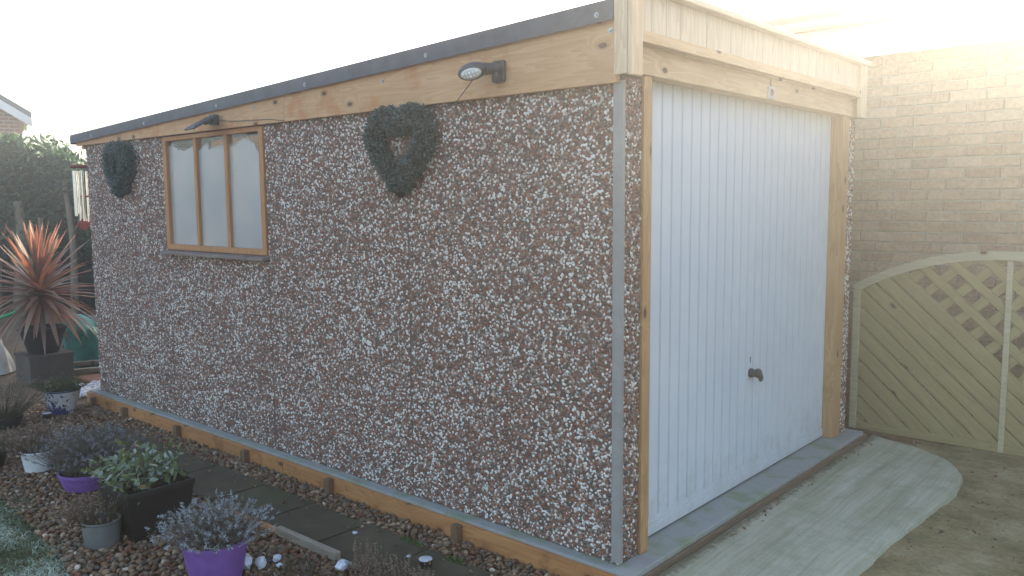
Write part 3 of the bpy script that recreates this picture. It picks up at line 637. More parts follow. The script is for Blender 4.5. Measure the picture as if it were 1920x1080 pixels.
# wind chime
ch = thing('wind_chime', 'silver tube wind chime with red diamond sail at the rear corner of the garage', 'wind chime', (-5.45, 0.09, 2.02))
m_red = wood('chime_wood', 0, 2, (0.22, 0.045, 0.03), (0.12, 0.03, 0.022), knots=0.99)
m_alu = stone_mat('chime_tube', [(0.3, (0.72, 0.71, 0.68)), (0.7, (0.85, 0.84, 0.8))], 30, 100, 0.28, 0.05, 0.001, metal=0.85)
cx_, cy_ = -5.45, 0.085
MB().bar((-5.28, 0.085, 2.015), (-5.46, 0.085, 2.015), 0.012, 0.012).build('hook_arm', m_bk, ch)
MB().lathe((cx_, cy_, 1.845), [(0.098, 0), (0.108, 0.006), (0.108, 0.018), (0.098, 0.024)], 28).build('top_disc', m_red, ch, smooth=True)
for a in range(3):
    t = a * 2.094 + 0.3; MB().tube([(cx_, cy_, 2.01), (cx_ + 0.07 * math.cos(t), cy_ + 0.07 * math.sin(t), 1.868)], 0.0012, 5).build('string', m_bk, ch)
for q in range(8):
    t = q * 2 * math.pi / 8 + 0.2; r_ = 0.08; L_ = (0.34, 0.37, 0.40, 0.43, 0.45, 0.38, 0.36, 0.42)[q]; x, y = cx_ + r_ * math.cos(t), cy_ + r_ * math.sin(t)
    MB().tube([(x, y, 1.822), (x, y, 1.822 - L_)], 0.0115, 10).build('chime_tube', m_alu, ch, smooth=True)
    MB().tube([(x, y, 1.846), (x, y, 1.822)], 0.0012, 5).build('string', m_bk, ch)
MB().lathe((cx_, cy_, 1.60), [(0.036, 0), (0.04, 0.004), (0.04, 0.012), (0.036, 0.016)], 20).build('striker', m_red, ch)
MB().tube([(cx_, cy_, 1.845), (cx_, cy_, 1.42)], 0.0013, 5).build('string', m_bk, ch)
dn = Vector((0.86, -0.5, 0)); du = Vector((0.5, 0.86, 0)); cs = Vector((cx_ + 0.01, cy_ - 0.03, 1.372))
mb = MB(); cr_ = [cs + du * a + Vector((0, 0, b)) for a, b in ((0, -0.052), (0.056, 0.006), (-0.006, 0.055), (-0.056, -0.004))]
mb.hexa([p - dn * 0.006 for p in cr_], [p + dn * 0.006 for p in cr_]); mb.build('sail', plastic('sail_red', (0.30, 0.03, 0.02), 0.4), ch)

# ------------------------------------------------------------------ POTS AND PLANTS
m_purple = plastic('purple_pot', (0.19, 0.085, 0.33), 0.5, 0.15)
m_compost = stone_mat('compost', [(0.3, (0.02, 0.014, 0.01)), (0.7, (0.06, 0.042, 0.03))], 40, 200, 0.95, 0.8, 0.008)
def round_pot(root, c, rim, base, h, mat, lip=0.012, liph=0.022, band=True, wall=0.006):
    prof = [(base, 0), (base + (rim - base) * 0.5, (h - liph) * 0.5), (rim - lip * 0.5, h - liph)]
    prof += [(rim, h - liph + 0.002), (rim + 0.002, h - liph * 0.5), (rim, h), (rim - wall, h), (rim - wall - 0.004, h - 0.03), (rim - wall - 0.006, h - 0.05)]
    p = MB().lathe(c, prof, 40); p.build('pot', mat, root, smooth=True)
    MB().lathe((c[0], c[1], c[2] + h - 0.04), [(rim - wall - 0.004, 0), (rim - wall - 0.004, 0.006), (rim * 0.4, 0.012)], 24).build('compost', m_compost, root, smooth=True)
m_lav = attr_mat('lavender_grey', [(0, (0.13, 0.085, 0.055)), (0.2, (0.16, 0.12, 0.085)), (0.4, (0.16, 0.14, 0.10)), (0.7, (0.24, 0.235, 0.20)), (0.8, (0.26, 0.29, 0.31)), (1, (0.48, 0.53, 0.57))], rough=0.8, trans=0.15)
m_lavd = attr_mat('lavender_dull', [(0, (0.10, 0.07, 0.045)), (0.2, (0.13, 0.09, 0.06)), (0.4, (0.11, 0.10, 0.07)), (0.7, (0.18, 0.165, 0.14)), (0.8, (0.19, 0.19, 0.21)), (1, (0.34, 0.34, 0.37))], rough=0.8, trans=0.15)
m_heath = attr_mat('heather_rust', [(0, (0.07, 0.045, 0.025)), (0.2, (0.09, 0.06, 0.03)), (0.3, (0.075, 0.085, 0.025)), (0.5, (0.13, 0.095, 0.045)), (0.7, (0.19, 0.10, 0.065)), (0.8, (0.26, 0.16, 0.14)), (1, (0.36, 0.26, 0.23))], rough=0.8, trans=0.15)
m_heathg = attr_mat('heather_green', [(0, (0.06, 0.045, 0.025)), (0.2, (0.08, 0.06, 0.03)), (0.3, (0.05, 0.075, 0.02)), (0.7, (0.10, 0.13, 0.05)), (0.8, (0.20, 0.17, 0.13)), (1, (0.32, 0.25, 0.21))], rough=0.8, trans=0.15)
m_sage = attr_mat('sage_leaves', [(0, (0.10, 0.085, 0.035)), (0.18, (0.14, 0.11, 0.045)), (0.25, (0.16, 0.17, 0.04)), (0.45, (0.12, 0.16, 0.05)), (0.65, (0.17, 0.22, 0.12)), (0.85, (0.30, 0.37, 0.30)), (0.93, (0.48, 0.56, 0.53)), (1.0, (0.30, 0.20, 0.05))], rough=0.65, trans=0.2)

# purple pot, foreground, silvery lavender
p7 = thing('potted_lavender', 'purple pot of silvery white lavender in the foreground beside the wooden batten', 'potted plant', (-1.389, -1.069, -0.1), 'purple pots of lavender')
round_pot(p7, (-1.389, -1.069, -0.1), 0.142, 0.105, 0.19, m_purple)
shrub('lavender', (-1.40, -1.06, 0.06), p7, m_lav, n=680, L=(0.12, 0.225), spread=1.15, r0=0.09, stem_w=0.0014, leaves=20, leaf_l=(0.007, 0.017), leaf_w=0.0018, t0=0.15, tips=14, tip_l=0.011, tip_w=0.0024, tipfrac=0.5, asym=(-0.04, 0.0))
ml = Mat('pot_label'); vv = ml.coord((1, 1, 1)); ff = ml.noise(vv, 60, 4); ml.base(ml.ramp(ff, [(0.45, (0.55, 0.55, 0.50)), (0.6, (0.25, 0.28, 0.12))])); ml.rough(0.6)
mb = MB()
for i in range(7):
    t = math.radians(-158 + i * 4.5)
    for z in (-0.03, 0.055): 
        rr = 0.105 + (0.142 - 0.105) * ((z + 0.1) / 0.19) * 0.93 + 0.0025; mb.v.append((-1.389 + rr * math.cos(t), -1.069 + rr * math.sin(t), z))
for i in range(6): mb.f.append((2 * i, 2 * i + 1, 2 * i + 3, 2 * i + 2))
mb.build('plant_label', ml.m, p7, smooth=True)
# second purple pot behind
p4 = thing('potted_lavender', 'purple pot with a wide dull grey lavender bush behind the square black planter', 'potted plant', (-3.086, -0.942, -0.1), 'purple pots of lavender')
round_pot(p4, (-3.086, -0.942, -0.1), 0.147, 0.115, 0.10, m_purple)
shrub('lavender', (-3.086, -0.93, -0.035), p4, m_lavd, n=520, L=(0.18, 0.33), spread=0.98, r0=0.09, stem_w=0.0018, leaves=30, leaf_l=(0.012, 0.026), leaf_w=0.003, t0=0.12, tips=12, tip_l=0.014, tip_w=0.004, tipfrac=0.45, asym=(0.08, 0.10))
# square black planter with sage
p5 = thing('potted_sage', 'square black tapered planter holding a leafy green sage plant', 'potted plant', (-2.19, -1.0, -0.1))
cxp, cyp, hb, ht_ = -2.19, -0.995, 0.135, 0.172
mb = MB(); z0, z1 = -0.1, 0.155
def sq(h, z, cx=cxp, cy=cyp): return [(cx - h, cy - h, z), (cx + h, cy - h, z), (cx + h, cy + h, z), (cx - h, cy + h, z)]
rings = [sq(hb, z0), sq(ht_ - 0.006, z1 - 0.03), sq(ht_, z1 - 0.03), sq(ht_, z1), sq(ht_ - 0.012, z1), sq(ht_ - 0.02, z1 - 0.06)]
for r_ in rings: mb.v += r_
for k in range(len(rings) - 1):
    for i in range(4): mb.f.append((k * 4 + i, k * 4 + (i + 1) % 4, (k + 1) * 4 + (i + 1) % 4, (k + 1) * 4 + i))
mb.f.append((3, 2, 1, 0)); mb.build('planter', plastic('planter_black', (0.016, 0.013, 0.012), 0.45), p5, bevel=0.003)
MB().box(cxp - 0.15, cxp + 0.15, cyp - 0.15, cyp + 0.15, 0.09, 0.105).build('compost', m_compost, p5)
shrub('sage', (cxp - 0.06, cyp - 0.02, 0.10), p5, m_sage, n=78, L=(0.13, 0.27), spread=0.98, r0=0.07, stem_w=0.0045, leaves=9, leaf_l=(0.028, 0.055), leaf_w=0.019, t0=0.38, prof=(0.2, 0.85, 1.0, 0.7, 0.08), droop=0.2, leaf_r=(0.25, 1.0), leaf_up=0.55)
# grey pot with rusty heather
p6 = thing('potted_heather', 'small grey pot of rusty heather at the edge of the frosty grass', 'potted plant', (-2.172, -1.231, -0.1), 'pots of heather')
m_gpot = stone_mat('grey_pot', [(0.3, (0.10, 0.105, 0.10)), (0.7, (0.17, 0.175, 0.165))], 9, 120, 0.7, 0.2, 0.002)
round_pot(p6, (-2.172, -1.231, -0.1), 0.088, 0.078, 0.125, m_gpot, lip=0.004, liph=0.012)
shrub('heather', (-2.172, -1.235, 0.0), p6, m_heath, n=130, L=(0.10, 0.19), spread=1.05, r0=0.06, leaves=26, leaf_l=(0.005, 0.012), leaf_w=0.0028, t0=0.1, tips=8, tip_l=0.007, tip_w=0.004, asym=(-0.12, -0.12))
# white bucket with heather
p3 = thing('potted_heather', 'white bucket shaped pot of pink brown heather at the left', 'potted plant', (-3.649, -1.005, -0.1), 'pots of heather')
round_pot(p3, (-3.649, -1.005, -0.1), 0.096, 0.078, 0.125, plastic('white_pot', (0.62, 0.64, 0.66), 0.5, 0.06), lip=0.004, liph=0.014)
shrub('heather', (-3.66, -1.02, 0.0), p3, m_heath, n=170, L=(0.11, 0.21), spread=1.0, r0=0.07, leaves=28, leaf_l=(0.006, 0.013), leaf_w=0.003, t0=0.1, tips=10, tip_l=0.008, tip_w=0.0045, tipfrac=0.8)
# low dark pot, cut by the left edge, with green heather
p8 = thing('potted_heather', 'low black pot of green heather cut off by the left picture edge', 'potted plant', (-3.98, -1.20, -0.1), 'pots of heather')
round_pot(p8, (-3.98, -1.20, -0.1), 0.12, 0.10, 0.09, m_dark)
shrub('heather', (-3.98, -1.20, -0.03), p8, m_heathg, n=150, L=(0.11, 0.20), spread=1.1, r0=0.08, leaves=26, leaf_l=(0.006, 0.013), leaf_w=0.003, t0=0.1, tips=8, tip_l=0.008, tip_w=0.0045, tipfrac=0.5)
p9 = thing('potted_heather', 'dark pot of tall straw coloured heather behind the white bucket pot', 'potted plant', (-4.93, -0.80, -0.1), 'pots of heather')
round_pot(p9, (-4.93, -0.80, -0.1), 0.125, 0.10, 0.08, m_dark)
shrub('heather', (-4.93, -0.80, -0.04), p9, attr_mat('heather_straw', [(0, (0.08, 0.06, 0.035)), (0.2, (0.11, 0.08, 0.045)), (0.3, (0.06, 0.075, 0.03)), (0.7, (0.17, 0.14, 0.085)), (0.8, (0.24, 0.17, 0.13)), (1, (0.34, 0.27, 0.22))], rough=0.8, trans=0.15),
      n=230, L=(0.18, 0.36), spread=0.95, r0=0.09, leaves=26, leaf_l=(0.008, 0.017), leaf_w=0.0035, t0=0.1, tips=8, tip_l=0.01, tip_w=0.005)
# blue and white patterned pot
mp = Mat('blue_white_pot'); v = mp.coord((1, 1, 1)); n1 = mp.noise(v, 26, 2, 0.5, 1.2); zz = mp.n('ShaderNodeSeparateXYZ', {0: mp.tc.outputs['Object']}).outputs['Z']
xx = mp.n('ShaderNodeSeparateXYZ', {0: mp.tc.outputs['Object']}).outputs['Y']
low = mp.ramp(zz, [(0.03, 0.20), (0.11, 0.0)]); lft = mp.ramp(xx, [(-0.13, 0.14), (-0.04, 0.0)])
msk = mp.ramp(mp.math('ADD', n1, mp.math('ADD', low, lft)), [(0.69, 0), (0.72, 1)])
cc = mp.mix(msk, (0.56, 0.55, 0.54), (0.045, 0.045, 0.15)); rimm = mp.ramp(zz, [(0.176, 0), (0.180, 1)]); cc = mp.mix(rimm, cc, (0.03, 0.035, 0.09)); mp.base(cc); mp.rough(0.25)
p1 = thing('potted_shrub', 'blue and white patterned pot with a small dark green shrub near the white stones', 'potted plant', (-5.044, -0.348, -0.1))
round_pot(p1, (-5.044, -0.348, -0.1), 0.138, 0.088, 0.192, mp.m, lip=0.002, liph=0.012)
shrub('evergreen_foliage', (-5.05, -0.35, 0.06), p1, m_heathg, n=150, L=(0.09, 0.19), spread=1.15, r0=0.08, leaves=26, leaf_l=(0.008, 0.018), leaf_w=0.005, t0=0.1, tips=3, tip_l=0.008, tip_w=0.004, tipfrac=0.3)
# foreground heathers planted in the gravel
h1 = thing('heather_plant', 'tall pale brown heather flower spikes at the bottom edge of the photo', 'heather', (-0.75, -0.68, -0.11))
mhs = attr_mat('heather_spikes', [(0, (0.10, 0.07, 0.045)), (0.3, (0.15, 0.11, 0.07)), (0.6, (0.25, 0.16, 0.11)), (1.0, (0.38, 0.30, 0.24))], rough=0.85, trans=0.15)
bl = []; ns = 120
Px = np.stack([rng.uniform(-0.98, -0.55, ns), rng.uniform(-0.70, -0.56, ns), np.full(ns, -0.115)], 1); Px[:, 1] = -0.62 + (Px[:, 0] + 0.95) * 0.12 + rng.normal(0, 0.035, ns)
Ds = norm(np.stack([rng.normal(0, 0.12, ns), rng.normal(0, 0.12, ns), np.ones(ns)], 1)); Ls = rng.uniform(0.06, 0.15, ns) * np.clip(1.25 - (Px[:, 0] + 0.98) * 0.8, 0.6, 1.3)
bl.append(blades(Px, Ds, Ls, 0.002, 0, 0.1)); idx = np.repeat(np.arange(ns), 55); t = 0.2 + 0.8 * rng.random(len(idx)); p = Px[idx] + Ds[idx] * (Ls[idx] * t)[:, None]
bl.append(blades(p, Ds[idx] * 0.6 + rng.normal(0, 0.6, (len(idx), 3)), rng.uniform(0.006, 0.013, len(idx)) * (1.15 - 0.5 * t), 0.004, 0, np.clip(0.25 + 0.75 * rng.random(len(idx)), 0, 1), (0.6, 1, 0.3)))
V, F, r = merge(bl); np_obj('flower_spikes', V, F, mhs, h1, rnd=r, smooth=False)
h2 = thing('heather_plant', 'low reddish green heather mound in the gravel beside the white quartz lumps', 'heather', (-1.17, -0.83, -0.11))
shrub('heather', (-1.15, -0.84, -0.12), h2, m_heath, n=170, L=(0.05, 0.11), spread=1.3, r0=0.09, leaves=26, leaf_l=(0.005, 0.011), leaf_w=0.003, t0=0.1, tips=6, tip_l=0.006, tip_w=0.004, tipfrac=0.5)
# sprig between batten pot and path etc.
# quartz lumps
m_q = stone_mat('quartz', [(0.3, (0.46, 0.49, 0.56)), (0.7, (0.68, 0.71, 0.78))], 20, 120, 0.45, 0.5, 0.004)
def lump(x, y, r_, lab, cat='stone', mat=m_q, flat=0.7, z=-0.095, name='quartz_lump', group=None):
    V0, F0 = ICO2; s_ = 1 + rng.normal(0, 0.13, len(V0)); V = V0 * s_[:, None] * np.array([rng.uniform(0.8, 1.3), rng.uniform(0.7, 1.1), flat]) * r_
    a = rng.uniform(0, 6.28); Rz = np.array([[math.cos(a), -math.sin(a), 0], [math.sin(a), math.cos(a), 0], [0, 0, 1]]); V = V @ Rz.T
    V[:, 2] = V[:, 2] - V[:, 2].min(); V = V + np.array([x, y, z]); return tag(np_obj(name, V, F0, mat, smooth=False), lab, cat, group)
lump(-1.375, -0.945, 0.038, 'rounded white quartz lump touching the front purple pot', flat=0.9, group='white quartz lumps in the gravel')
lump(-1.315, -0.895, 0.034, 'jagged white quartz lump, second to the right of the purple pot', flat=0.9, group='white quartz lumps in the gravel')
lump(-1.335, -0.80, 0.026, 'small flat white quartz lump above the low heather mound', flat=0.6, group='white quartz lumps in the gravel')
lump(-1.27, -0.83, 0.016, 'tiny white quartz chip between the larger lumps and the heather mound', flat=0.6, group='white quartz lumps in the gravel')
lump(-1.03, -0.665, 0.028, 'white quartz lump at the near end of the wooden batten', flat=0.8, group='white quartz lumps in the gravel')
lump(-1.30, -0.385, 0.011, 'single white pebble lying on the dark paving above the batten', cat='pebble', name='pebble', z=-0.091)
lump(-0.90, -0.385, 0.010, 'flat pale pebble lying on the paving near the heather spikes', cat='pebble', name='pebble', z=-0.091, flat=0.4)
# wooden batten
MB().bar((-1.60, -0.622, -0.074), (-1.13, -0.612, -0.078), 0.032, 0.04).build('wooden_batten', w_grey, bevel=0.002)
tag(bpy.context.scene.objects['wooden_batten'], 'pale weathered batten lying along the edge of the paving', 'batten')
tag(MB().bar((-2.05, -0.628, -0.095), (-1.61, -0.618, -0.092), 0.022, 0.045).build('edging_board', w_shut, bevel=0.002), 'thin reddish brown edging board continuing the pale batten to the left', 'edging')
tag(MB().bar((-1.12, -0.612, -0.10), (-0.98, -0.602, -0.102), 0.022, 0.03).build('edging_board', w_grey, bevel=0.002), 'short greyish edging board at the near end of the pale batten', 'edging')
# dead leaves blown over gravel and paving
nl_ = 240; P = np.stack([rng.uniform(-4.8, 0.0, nl_), rng.uniform(-1.5, -0.1, nl_), np.full(nl_, -0.083)], 1)
P = np.concatenate([P, np.stack([rng.uniform(0.15, 1.2, 40), rng.uniform(1.9, 3.0, 40), np.full(40, -0.083)], 1), np.stack([rng.uniform(0.13, 0.2, 40), rng.uniform(0.2, 2.7, 40), np.full(40, -0.043)], 1)])
dl = rng.normal(0, 1, (len(P), 3)); dl[:, 2] = np.abs(dl[:, 2]) * 0.15
V, F, r_l = blades(P, dl, rng.uniform(0.012, 0.03, len(P)), rng.uniform(0.006, 0.014, len(P)), 0.0, rng.random(len(P)), (0.2, 1.0, 0.8, 0.1))
np_obj('dead_leaves', V, F, attr_mat('dead_leaf', [(0, (0.10, 0.05, 0.02)), (0.5, (0.20, 0.11, 0.04)), (1, (0.30, 0.20, 0.09))], rough=0.8, trans=0.1), rnd=r_l, smooth=False, kind='stuff')
# little solar path lights
m_disc = plastic('solar_disc', (0.55, 0.58, 0.62), 0.25)
for (x, y, z, r_, lab) in ((-4.955, -0.496, -0.1, 0.034, 'small round garden light in front of the blue and white pot'), (-0.765, -0.405, -0.09, 0.031, 'small round garden light on the path among the heather spikes')):
    g_ = thing('garden_light', lab, 'garden light', (x, y, z), 'small round garden lights')
    MB().lathe((x, y, z), [(r_ * 0.85, 0), (r_ * 0.9, 0.018), (r_, 0.022), (r_, 0.034)], 24).build('housing', m_dark, g_, smooth=True)
    MB().lathe((x, y, z + 0.0345), [(r_ * 0.98, 0), (r_ * 0.98, 0.003), (r_ * 0.8, 0.005)], 24).build('top_disc', m_disc, g_, smooth=True)

# ------------------------------------------------------------------ cordyline in pot on a box planter
cd = thing('cordyline', 'spiky red brown cordyline in a black pot standing on a square planter', 'potted plant', (-6.57, 0.06, -0.1))
m_boxp = stone_mat('old_planter', [(0.3, (0.05, 0.042, 0.038)), (0.7, (0.105, 0.085, 0.07))], 6, 90, 0.7, 0.2, 0.003)
MB().box(-6.76, -6.38, -0.13, 0.25, -0.115, 0.145).box(-6.77, -6.37, -0.14, 0.26, 0.12, 0.15).build('square_base', m_boxp, cd, bevel=0.006)
prof = [(0.13, 0.0), (0.165, 0.11), (0.20, 0.22), (0.212, 0.225), (0.212, 0.24), (0.196, 0.24), (0.19, 0.2)]
MB().lathe((-6.57, 0.06, 0.152), prof, 32).build('pot', m_dark, cd, smooth=True)
MB().lathe((-6.57, 0.06, 0.34), [(0.19, 0), (0.19, 0.01), (0.08, 0.02)], 20).build('compost', m_compost, cd)
MB().tube([(-6.57, 0.06, 0.35), (-6.565, 0.055, 0.55), (-6.57, 0.06, 0.80)], [0.035, 0.03, 0.035], 10).build('trunk', wood('trunk_bark', 2, 0, (0.14, 0.10, 0.06), (0.08, 0.05, 0.03)), cd, smooth=True)
mc = Mat('cordyline_leaf'); oi = mc.n('ShaderNodeObjectInfo'); v = mc.n('ShaderNodeVectorMath', {0: mc.tc.outputs['Object'], 1: (60, 60, 2)}, operation='MULTIPLY').outputs[0]
col = mc.ramp(oi.outputs['Random'], [(0, (0.14, 0.085, 0.07)), (0.35, (0.20, 0.135, 0.11)), (0.6, (0.26, 0.20, 0.165)), (0.8, (0.19, 0.16, 0.08)), (1, (0.30, 0.25, 0.21))])
stp = mc.noise(v, 1.0, 2); col = mc.mix(mc.math('MULTIPLY', stp, 0.5), col, (0.30, 0.20, 0.15)); mc.base(col); mc.rough(0.42)
t_ = mc.n('ShaderNodeBsdfTranslucent', {'Color': mc.mix(1.0, col, (2.2, 1.1, 0.8), 'MULTIPLY')}); x_ = mc.n('ShaderNodeMixShader', {0: 0.32}); mc.L.new(mc.b.outputs[0], x_.inputs[1]); mc.L.new(t_.outputs[0], x_.inputs[2]); mc.L.new(x_.outputs[0], mc.out.inputs[0])
def cord_leaf(L, W, droop):
    me = bpy.data.meshes.new('leaf'); vs_, fs_ = [], []; prof = [0.55, 0.8, 1.0, 0.92, 0.75, 0.5, 0.06]
    for j, w in enumerate(prof):
        t = j / 6; y = L * t; z = -droop * L * t * t; ww = W * w / 2
        vs_ += [(-ww, y, z + ww * 0.35), (0, y, z), (ww, y, z + ww * 0.35)]
    for j in range(6):
        for k in range(2): fs_.append((3 * j + k, 3 * j + k + 1, 3 * j + k + 4, 3 * j + k + 3))
    me.from_pydata(vs_, [], fs_); me.materials.append(mc.m)
    for p in me.polygons: p.use_smooth = True
    return me
lm = [cord_leaf(L, W, d) for L, W, d in ((0.66, 0.046, 0.05), (0.72, 0.05, 0.12), (0.62, 0.045, 0.22), (0.66, 0.048, 0.38), (0.58, 0.042, 0.1))]
for i in range(165):
    u = (i + 0.5) / 165; pitch = math.radians(84 - 122 * u) + random.uniform(-0.12, 0.12); yaw = i * 2.39996 + random.uniform(-0.2, 0.2)
    mi = (0 if pitch > 0.9 else random.choice((1, 2, 4))) if pitch > -0.1 else random.choice((2, 3, 3))
    o = bpy.data.objects.new('leaf', lm[mi]); C.objects.link(o); place(o, (-6.57, 0.06, 0.80 - 0.15 * u), cd)
    o.rotation_euler = (pitch, 0, yaw); s_ = random.uniform(0.74, 1.0); o.scale = (1, s_, s_)

# ------------------------------------------------------------------ clutter behind
m_teal = plastic('teal_bag', (0.02, 0.20, 0.17), 0.45, 0.35); m_sack = stone_mat('rubble_sack', [(0.3, (0.30, 0.30, 0.29)), (0.7, (0.52, 0.52, 0.50))], 5, 60, 0.8, 0.6, 0.02)
def bag(name, c, rx, ry, h, mat, lab, cat, lean=(0, 0), pow_=0.8, seed=1):
    r2 = np.random.default_rng(seed); n, m = 28, 16; V = []; a0 = r2.uniform(0, 6, 5)
    for j in range(m):
        t = j / (m - 1)
        prof_ = (1 - 0.25 * t) * (1 - 0.9 * max(0, (t - 0.75) / 0.25) ** 1.5 * 0.8)
        for k in range(n):
            a = 2 * math.pi * k / n; w = 1 + 0.06 * math.sin(3 * a + a0[0] + 3 * t) + 0.05 * math.sin(7 * a + a0[1] - 5 * t) + 0.03 * math.sin(11 * a + a0[2] + 9 * t)
            V.append((c[0] + rx * prof_ * w * math.cos(a) + lean[0] * t, c[1] + ry * prof_ * w * math.sin(a) + lean[1] * t, c[2] + h * t))
    mb = MB(); mb.v = V
    for j in range(m - 1):
        for k in range(n): mb.f.append((j * n + k, j * n + (k + 1) % n, (j + 1) * n + (k + 1) % n, (j + 1) * n + k))
    mb.f.append(tuple(range(n))[::-1]); mb.f.append(tuple((m - 1) * n + k for k in range(n)))
    return tag(mb.build(name, mat, smooth=True), lab, cat)
bag('garden_bag', (-7.0, 0.66, -0.12), 0.20, 0.22, 0.54, m_teal, 'teal green plastic garden bag slumped right of the cordyline pot', 'bag', (0.0, -0.13), seed=3)
bag('rubble_sack', (-7.45, -0.22, -0.12), 0.3, 0.28, 0.60, m_sack, 'bulging grey white rubble sack left of the cordyline planter', 'sack', (-0.05, -0.08), seed=5)
bag('builders_sack', (-8.75, 1.70, -0.12), 0.28, 0.28, 0.64, stone_mat('builders_sack', [(0.3, (0.30, 0.26, 0.22)), (0.6, (0.5, 0.46, 0.42))], 5, 30, 0.8, 0.6, 0.02), 'beige builders sack stacked behind the garage corner', 'sack', seed=8)
bag('dark_bag', (-7.75, 0.98, -0.12), 0.34, 0.3, 0.42, m_dark, 'black bin bag in the dark corner behind the garage', 'bag', seed=11)
bag('blue_bag', (-8.0, 1.40, 0.05), 0.13, 0.16, 0.24, plastic('blue_bag', (0.10, 0.12, 0.20), 0.5), 'small dark blue bag lying on top of the clutter behind the garage', 'bag', seed=14)
# hose
pts = [(-7.3, -0.52, 0.30), (-7.25, -0.42, 0.36), (-7.2, -0.30, 0.44), (-7.2, -0.24, 0.62), (-7.22, -0.26, 0.70), (-7.3, -0.3, 0.66), (-7.4, -0.35, 0.52), (-7.25, -0.30, 0.40), (-7.1, -0.1, 0.46), (-7.05, 0.0, 0.50)]
tag(MB().tube([Vector(p) for p in [tuple(q) for q in catmull(pts, 6)]], 0.016, 8).build('garden_hose', plastic('hose_green', (0.03, 0.30, 0.12), 0.4), smooth=True), 'bright green garden hose draped over the grey white rubble sack', 'hose')
# crate
cr = thing('plastic_crate', 'bright lime green plastic crate at the left edge behind the cordyline', 'crate', (-8.95, -0.15, 0.7)); m_lime = plastic('lime_plastic', (0.10, 0.55, 0.04), 0.45)
mb = MB()
for i in range(7): mb.box(-8.99, -8.97, -0.38 + i * 0.07, -0.355 + i * 0.07, 0.72, 1.08)
for j in range(5): mb.box(-8.995, -8.975, -0.40, 0.085, 0.70 + j * 0.09, 0.725 + j * 0.09)
mb.build('crate_grid', m_lime, cr)
MB().box(-9.4, -8.9, -0.42, 0.1, -0.12, 0.699).build('stand', m_peg if False else w_peg, cr)
MB().box(-9.38, -9.36, -0.40, 0.085, 0.70, 1.1).build('crate_back', m_lime, cr)
# planks and brick edging, white stones
tag(MB().bar((-6.95, 0.10, -0.06), (-6.62, 1.1, -0.055), 0.09, 0.04).build('plank', w_grey, bevel=0.003), 'yellowish plank lying behind the white stones beside the garage corner', 'plank')
tag(MB().bar((-6.78, 0.08, -0.10), (-6.48, 1.0, -0.10), 0.07, 0.035).build('plank', w_grey, bevel=0.003), 'lower plank lying on the soil in front of the yellowish plank', 'plank')
m_redb = stone_mat('red_paver', [(0.3, (0.20, 0.075, 0.045)), (0.7, (0.32, 0.13, 0.085))], 10, 90, 0.9)
MB().box(-6.38, -5.95, 0.27, 1.3, -0.13, -0.105).build('brick_edging', m_redb, kind='structure', bevel=0.004)
m_wst = stone_mat('white_stones', [(0.3, (0.55, 0.50, 0.50)), (0.7, (0.75, 0.71, 0.70))], 30, 120, 0.7)
P = scatter([(-5.95, 0.0), (-5.7, -0.03), (-5.25, 0.0), (-5.25, 0.5), (-5.95, 0.6)], 0.042, -0.095, 0.012); V, F, n, k = stones(P, rng.uniform(0.018, 0.032, len(P)), ICO2)
np_obj('white_cobbles', V, F, m_wst, smooth=True, kind='stuff')

# ------------------------------------------------------------------ conifer hedge and far house
m_con = attr_mat('conifer_foliage', [(0, (0.010, 0.03, 0.014)), (0.5, (0.04, 0.105, 0.05)), (0.85, (0.11, 0.20, 0.07)), (1, (0.24, 0.32, 0.11))], rough=0.7, trans=0.3)
hg = thing('conifer_hedge', 'tall dense conifer hedge behind the cordyline with bare trunks showing', 'hedge', (-12.4, 2.3, -0.13))
A0, B0 = np.array([-15.5, -0.9]), np.array([-9.4, 5.1]); axis = (B0 - A0) / np.linalg.norm(B0 - A0); toc = np.array([axis[1], -axis[0]])  # towards the camera
L_ = np.linalg.norm(B0 - A0); nclump = 1500
u = rng.uniform(0, L_, nclump); top = 2.24 + 0.10 * np.sin(u * 1.7 + 1) + 0.07 * np.sin(u * 4.3) + 0.22 * np.exp(-((u - 4.1) / 0.5) ** 2)
h_ = rng.random(nclump) ** 0.75; z = 0.7 + (top - 0.7) * h_; depth = (0.55 + 0.12 * np.sin(u * 3 + z * 2)) * np.where(h_ > 0.9, rng.uniform(-0.6, 1, nclump), rng.uniform(0.75, 1.05, nclump)) * (0.72 + 0.28 * np.clip(z / 1.6, 0, 1))
Pc = np.stack([A0[0] + axis[0] * u + toc[0] * depth, A0[1] + axis[1] * u + toc[1] * depth, z], 1)
k = 26; idx = np.repeat(np.arange(nclump), k); nn = len(idx); outd = np.stack([np.full(nn, toc[0]), np.full(nn, toc[1]), np.full(nn, 0.35)], 1) * 0.6 + np.array([0, 0, 1.0]) * (h_[idx] > 0.9)[:, None] * 0.6
p = Pc[idx] + rng.normal(0, 0.075, (nn, 3)); V, F, r = blades(p, outd + rng.normal(0, 0.55, (nn, 3)), rng.uniform(0.08, 0.20, nn), 0.045, 0.25, np.clip(rng.beta(2, 2.5, nn), 0, 1), (0.5, 1.0, 0.6, 0.1))
np_obj('foliage', V, F, m_con, hg, rnd=r, smooth=False)
q0 = A0; q1 = B0
mb = MB(); dk = 0.22
